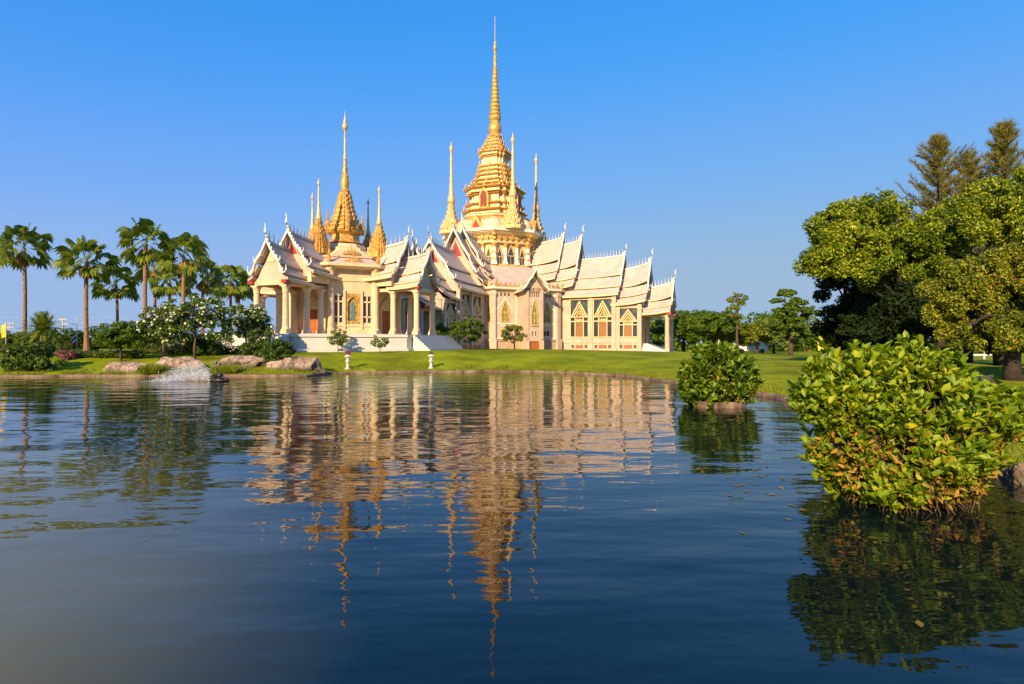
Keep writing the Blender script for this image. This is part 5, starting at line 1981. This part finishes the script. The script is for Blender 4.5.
bigtree('shade_tree', 'lower rust-tinged tree hanging over the rail fence', 1013, 22,
        [(950, 296, 30, 0.8, 0), (975, 282, 32, 0.85, 0), (1008, 278, 36, 0.9, 0), (938, 315, 20, 0.6, 0), (970, 318, 28, 0.6, 0.5), (1045, 290, 46, 1, 0), (1008, 315, 32, 0.7, 0.5), (1085, 300, 44, 1, 0), (1035, 325, 30, 0.7, -0.5), (958, 334, 18, 0.7, -0.5), (992, 336, 22, 0.6, -1), (1022, 340, 24, 0.6, -1)],
        280, (0.18, 0.42), 80000, 0.12, 'rust', 153, 318, 0.26, up=0.2, bark='shadebark')
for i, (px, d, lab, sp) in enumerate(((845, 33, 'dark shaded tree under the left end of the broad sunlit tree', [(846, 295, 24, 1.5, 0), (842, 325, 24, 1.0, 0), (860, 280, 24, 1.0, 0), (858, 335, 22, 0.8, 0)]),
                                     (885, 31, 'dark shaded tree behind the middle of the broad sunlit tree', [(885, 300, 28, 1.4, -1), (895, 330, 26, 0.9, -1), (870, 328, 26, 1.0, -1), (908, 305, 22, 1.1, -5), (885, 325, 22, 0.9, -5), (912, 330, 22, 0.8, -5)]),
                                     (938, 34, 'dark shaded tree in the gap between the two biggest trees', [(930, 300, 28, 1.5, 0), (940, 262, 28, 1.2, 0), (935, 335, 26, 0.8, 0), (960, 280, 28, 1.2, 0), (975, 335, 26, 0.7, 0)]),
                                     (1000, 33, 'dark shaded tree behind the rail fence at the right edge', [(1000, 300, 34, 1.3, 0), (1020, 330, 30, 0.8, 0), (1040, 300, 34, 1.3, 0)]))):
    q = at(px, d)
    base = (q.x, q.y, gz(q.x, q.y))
    tree('shaded_tree', lab, 'dark trees behind the big sunlit trees', q.x, q.y, [pblob(a_, b_, d + e_, r_, base, f_) for a_, b_, r_, f_, e_ in sp], 110, (0.3, 0.7), 24000, 0.19, 'shadepine', 190 + i, 4.0, 0.22, 'shadebark')  # leaf and bark colours carry the shade below the big crowns


def conifer(label, px, d, top, bot, wpx, n, leafm, seed, name='casuarina', ncl=130, size=0.5, spread=1.0):
    """feathery conifer: drooping sprays on a straight trunk, narrow at the top"""
    rs = np.random.RandomState(seed)
    q = at(px, d)
    z = gz(q.x, q.y)
    H = zat(top, d) - z
    z0 = zat(bot, d) - z
    t = empty(name, (q.x, q.y, z), 0, label, 'tree', 'feathery conifers behind the big trees')
    mb = MB()
    mb.tube([(0, 0, -0.3), (0.1, 0, H * 0.5), (0, 0.05, H * 0.98)], [0.28, 0.18, 0.02], 8)
    P_, Dv, Ln = [], [], []
    per = n // ncl
    for k in range(ncl):
        s = (k + rs.random()) / ncl
        hh = z0 + (H - z0) * s * 0.97
        rr = wpx / F_PX * d * (1 - s) ** 0.75 * rs.uniform(0.25, 1.3) + 0.12
        az = k * 2.4 + rs.uniform(-0.5, 0.5)
        a0 = np.array([0, 0, hh - 0.25 * rr])
        bd = np.array([math.cos(az), math.sin(az), rs.uniform(0.5, 1.1)])
        tip = a0 + bd * rr
        mid = a0 + bd * rr * 0.5 - np.array([0, 0, 0.1 * rr])
        mb.tube([tuple(a0), tuple(mid), tuple(tip)], [0.045, 0.03, 0.008], 4)
        u = rs.uniform(0.18, 1.0, per)[:, None]
        q_ = a0 * (1 - u) ** 2 + mid * 2 * u * (1 - u) + tip * u ** 2
        P_.append(q_ + rs.normal(size=(per, 3)) * 0.07 * (1.3 - u))
        Dv.append(unit(np.tile(bd * 0.55, (per, 1)) + np.array([0, 0, 0.35]) + rs.normal(size=(per, 3)) * 0.5))
        Ln.append(size * rs.uniform(0.5, 1.2, (per, 1)) * (1.25 - 0.6 * u))
    mb.build('trunk', M['bark'], t)
    P_, dirv, L_ = np.concatenate(P_), np.concatenate(Dv), np.concatenate(Ln)
    n = len(P_)
    s_ = unit(np.cross(dirv, rs.normal(size=(n, 3)))) * 0.02
    tip = P_ + dirv * L_
    V = np.stack([P_ - s_, P_ + s_, tip + s_ * 0.15, tip - s_ * 0.15], 1).reshape(-1, 3)
    link('crown', mesh_np('crown', V, np.arange(4 * n).reshape(n, 4)), LF[leafm], t)
    return t


conifer('olive feathery conifer rising above the sunlit broad tree', 938, 36, 134, 300, 74, 12000, 'pine', 161)
conifer('thin tall feathery conifer reaching highest at the right edge', 1004, 34, 120, 300, 58, 10500, 'pine', 162)
conifer('feathery conifer cut off by the right edge of the picture', 1050, 36, 128, 300, 60, 10500, 'pine', 163)
conifer('olive conifer lower and left of the highest feathery conifer', 968, 38, 152, 300, 66, 10500, 'pine', 164)


# ------------------------------------------------------------------ bushes that stand in the pond
def leaf6(pos, dirv, nrm, L_, W_, rs):
    """pointed oval leaves folded along the midrib: two quads that share the midrib"""
    n = len(pos)
    dirv = unit(dirv)
    s = unit(np.cross(dirv, nrm))
    nn = np.cross(s, dirv)
    L_, W_ = L_[:, None], W_[:, None]
    f = rs.uniform(0.1, 0.45, (n, 1))
    cv = rs.uniform(-0.05, 0.25, (n, 1))
    base = pos
    tip = pos + dirv * L_ - nn * L_ * cv
    m1_ = pos + dirv * L_ * 0.38
    m2_ = pos + dirv * L_ * 0.72 - nn * L_ * cv * 0.4
    l1, r1 = m1_ + s * W_ * 0.5 + nn * W_ * f, m1_ - s * W_ * 0.5 + nn * W_ * f
    l2, r2 = m2_ + s * W_ * 0.42 + nn * W_ * f * 0.8, m2_ - s * W_ * 0.42 + nn * W_ * f * 0.8
    V = np.stack([base, l1, l2, tip, r2, r1], 1).reshape(-1, 3)
    b = np.arange(n)[:, None] * 6
    Fq = np.concatenate([b + np.array([[0, 1, 2, 3]]), b + np.array([[0, 3, 4, 5]])], 1).reshape(-1, 4)
    return V, Fq


def pond_bush(name, label, px, d, shape, nros, leafL, leafm, seed, base_r, ring=False, old=900, squash=0.8, ragged=False):
    """shape: list of (px, py, r) discs in the photo that bound the outline, turned into ellipsoids at depth d"""
    rs = np.random.RandomState(seed)
    q = at(px, d)
    t = empty(name, (q.x, q.y, 0), 0, label, 'bush')
    env = [pblob(a, b_, d + dd, r_, (q.x, q.y, 0), fl, squash) for a, b_, r_, fl, dd in shape]
    P_, D_ = blob_points(env, nros * 4, rs, 0.72)
    # drop rosettes buried deep inside other ellipsoids
    B = np.array(env)
    keep = np.ones(len(P_), bool)
    for e in B:
        keep &= (((P_ - e[:3]) / e[3:6]) ** 2).sum(1) > 0.5
    keep &= P_[:, 2] > 0.08
    P_, D_ = P_[keep], D_[keep]
    if ragged:                                                     # uneven outline, thinner towards the water, some long shoots
        nz_ = np.array([mnoise.noise(Vector(p_ * 2.3)) for p_ in P_])
        P_ = P_ + D_ * (nz_ * 0.17)[:, None]
        zt_ = P_[:, 2] / P_[:, 2].max()
        ok = rs.random(len(P_)) < np.clip(0.46 + 0.9 * zt_ + nz_ * 1.0, 0.12, 1)
        P_, D_ = P_[ok], D_[ok]
        sh = rs.random(len(P_)) < 0.07
        P_[sh] += (D_[sh] * 0.5 + np.array([0, 0, 0.8])) * rs.uniform(0.03, 0.11, (sh.sum(), 1))
        P_[:, 2] = np.maximum(P_[:, 2], 0.06)
    P_, D_ = P_[:nros], D_[:nros]
    n = len(P_)
    k = 7
    pos = np.repeat(P_, k, 0)
    out = unit(np.repeat(D_, k, 0) * 0.65 + np.array([0, 0, 0.95]) + np.repeat(rs.normal(size=(n, 3)) * 0.25, k, 0))
    perp = unit(np.cross(out, rs.normal(size=out.shape)))
    spread = rs.uniform(0.35, 1.25, (n * k, 1))
    dirv = unit(out + perp * spread)
    pos = pos - out * rs.uniform(0, 1, (n * k, 1)) * leafL * 1.1
    L_ = leafL * rs.uniform(0.5, 1.3, n * k) * np.repeat(rs.uniform(0.7, 1.2, n), k)
    V, Fq = leaf6(pos, dirv, out, L_, L_ * rs.uniform(0.42, 0.58, n * k), rs)
    link('foliage', mesh_np('foliage', V, Fq), LF[leafm], t)
    # old dry leaves low down and inside
    P2_, D2 = blob_points(env, old * 3, rs, 0.5)
    sel = (P2_[:, 2] > 0.06) & (P2_[:, 2] < 0.45 * (B[:, 2] + B[:, 5]).max() + rs.normal(size=len(P2_)) * 0.2)
    P2_, D2 = P2_[sel][:old], D2[sel][:old]
    dv = unit(D2 * 0.6 + rs.normal(size=D2.shape) * 0.6 - np.array([0, 0, 0.3]))
    L2 = leafL * rs.uniform(0.5, 1.0, len(P2_))
    V, Fq = leaf6(P2_, dv, D2 + 0.3 * rs.normal(size=D2.shape), L2, L2 * 0.38, rs)
    link('dry_leaves', mesh_np('dry_leaves', V, Fq), LF['bushold'], t)
    mb = MB()
    for j in range(min(n, 300)):
        a = rs.uniform(0, 2 * PI)
        r_ = base_r * math.sqrt(rs.random())
        b0 = np.array([r_ * math.cos(a), r_ * math.sin(a) * squash, -0.1])
        e = P_[j] - D_[j] * 0.05
        mid = b0 * 0.45 + e * 0.55 + np.array([0, 0, 0.12]) - np.array([e[0], e[1], 0]) * 0.08
        mb.tube([tuple(b0), tuple(mid), tuple(e)], [0.008, 0.006, 0.003], 4)
    mb.build('stems', M['twig'], t)
    if ring:
        rbm = MB()
        rbm.loft(ngon(20), [(base_r * 1.06, -0.3), (base_r * 1.08, 0.13), (base_r * 1.0, 0.17), (base_r * 0.97, 0.05)])
        rbm.build('planter_ring', M['brick'], t)
    return t


pond_bush('pond_bush', 'large leafy bush with yellowing leaves standing in the water at the right', 905, 6.75,
          [(905, 406, 62, 0.95, 0), (911, 386, 42, 0.95, 0.1), (852, 388, 44, 0.85, 0), (833, 384, 36, 0.9, 0.1), (820, 398, 23, 0.9, 0), (936, 388, 36, 0.95, 0.1), (962, 422, 46, 0.85, 0), (997, 416, 32, 1, 0), (1014, 414, 15, 1, 0),
           (905, 455, 70, 0.6, 0), (852, 448, 38, 0.8, 0), (955, 455, 42, 0.75, 0), (905, 484, 66, 0.36, 0), (868, 472, 36, 0.5, -0.2), (945, 472, 42, 0.5, -0.2)],
          2600, 0.112, 'bush', 171, 0.8, old=2900, ragged=True)
pond_bush('pond_bush', 'small round dense bush in a brick ring, farther out on the pond', 718, 17.4,
          [(718, 376, 33, 0.9, 0), (716, 392, 36, 0.5, 0), (700, 375, 22, 0.8, 0), (738, 378, 21, 0.8, 0), (705, 352, 12, 0.7, 0), (722, 355, 15, 0.7, 0)],
          1300, 0.17, 'smallbush', 172, 0.72, True, 500)

rs = np.random.RandomState(176)
n = 90
q0 = at(800, 7.2)
P_ = np.column_stack([q0.x + rs.normal(0, 0.7, n), q0.y + rs.normal(0.3, 1.2, n), np.full(n, 0.006)])
V, Fq = leaves(P_, np.tile([0, 0, 1.0], (n, 1)) + rs.normal(size=(n, 3)) * 0.05, np.full(n, 0.085), rs, 0.5, 0.05)
o = link('floating_leaves', mesh_np('floating_leaves', V, Fq), LF['bushold'])
tag(o, 'scattered fallen leaves floating left of the large pond bush', 'leaves', None, 'stuff')

# short grass along the near bank
rs = np.random.RandomState(181)
n = 26000
seg = np.arange(len(SH))
okk = [i for i in seg if SH[i][0] > 5.0 and SH[i][1] > 5]
ii = rs.choice(okk, n)
f_ = rs.random(n)[:, None]
base = SH[ii] * (1 - f_) + SH[(ii + 1) % len(SH)] * f_
nv = np.array([nrm[i] for i in ii]) * sgn
base = base + nv * (0.28 + 2.2 * rs.random(n)[:, None] ** 1.6)
P_ = np.column_stack([base, ground_z(base) - 0.01])
d_ = unit(np.column_stack([rs.normal(size=n) * 0.5, rs.normal(size=n) * 0.5, np.ones(n)]))
hh = rs.uniform(0.03, 0.11, n)[:, None]
s_ = unit(np.cross(d_, rs.normal(size=(n, 3)))) * 0.006
tip = P_ + d_ * hh
V = np.stack([P_ - s_, P_ + s_, tip + s_ * 0.2, tip - s_ * 0.2], 1).reshape(-1, 3)
o = link('bank_grass', mesh_np('bank_grass', V, np.arange(4 * n).reshape(n, 4)), LF['grass'])
tag(o, 'short grass growing over the brick edge of the right bank', 'grass', None, 'stuff')
rs = np.random.RandomState(182)
n = 42000
okk = [i for i in seg if SH[i][1] > 16]
ii = rs.choice(okk, n)
f_ = rs.random(n)[:, None]
base = SH[ii] * (1 - f_) + SH[(ii + 1) % len(SH)] * f_
base = base + np.array([nrm[i] for i in ii]) * sgn * (0.05 + 1.6 * rs.random(n)[:, None] ** 2)
msk = np.array([mnoise.noise(Vector((p_[0] * 0.9, p_[1] * 0.9, 3))) + 0.5 * mnoise.noise(Vector((p_[0] * 3, p_[1] * 3, 7))) for p_ in base])
base, msk = base[msk > -0.05], msk[msk > -0.05]
n = len(base)
P_ = np.column_stack([base, np.maximum(ground_z(base), 0.1) - 0.01])
d_ = unit(np.column_stack([rs.normal(size=n) * 0.5, rs.normal(size=n) * 0.5, np.ones(n)]))
hh = (rs.uniform(0.06, 0.2, n) * (0.5 + 1.3 * np.clip(msk, 0, 1)))[:, None]
s_ = unit(np.cross(d_, rs.normal(size=(n, 3)))) * 0.016
tip = P_ + d_ * hh
V = np.stack([P_ - s_, P_ + s_, tip + s_ * 0.2, tip - s_ * 0.2], 1).reshape(-1, 3)
o = link('shore_grass', mesh_np('shore_grass', V, np.arange(4 * n).reshape(n, 4)), LF['grass'])
tag(o, 'uneven fringe of grass along the far waterline', 'grass', None, 'stuff')
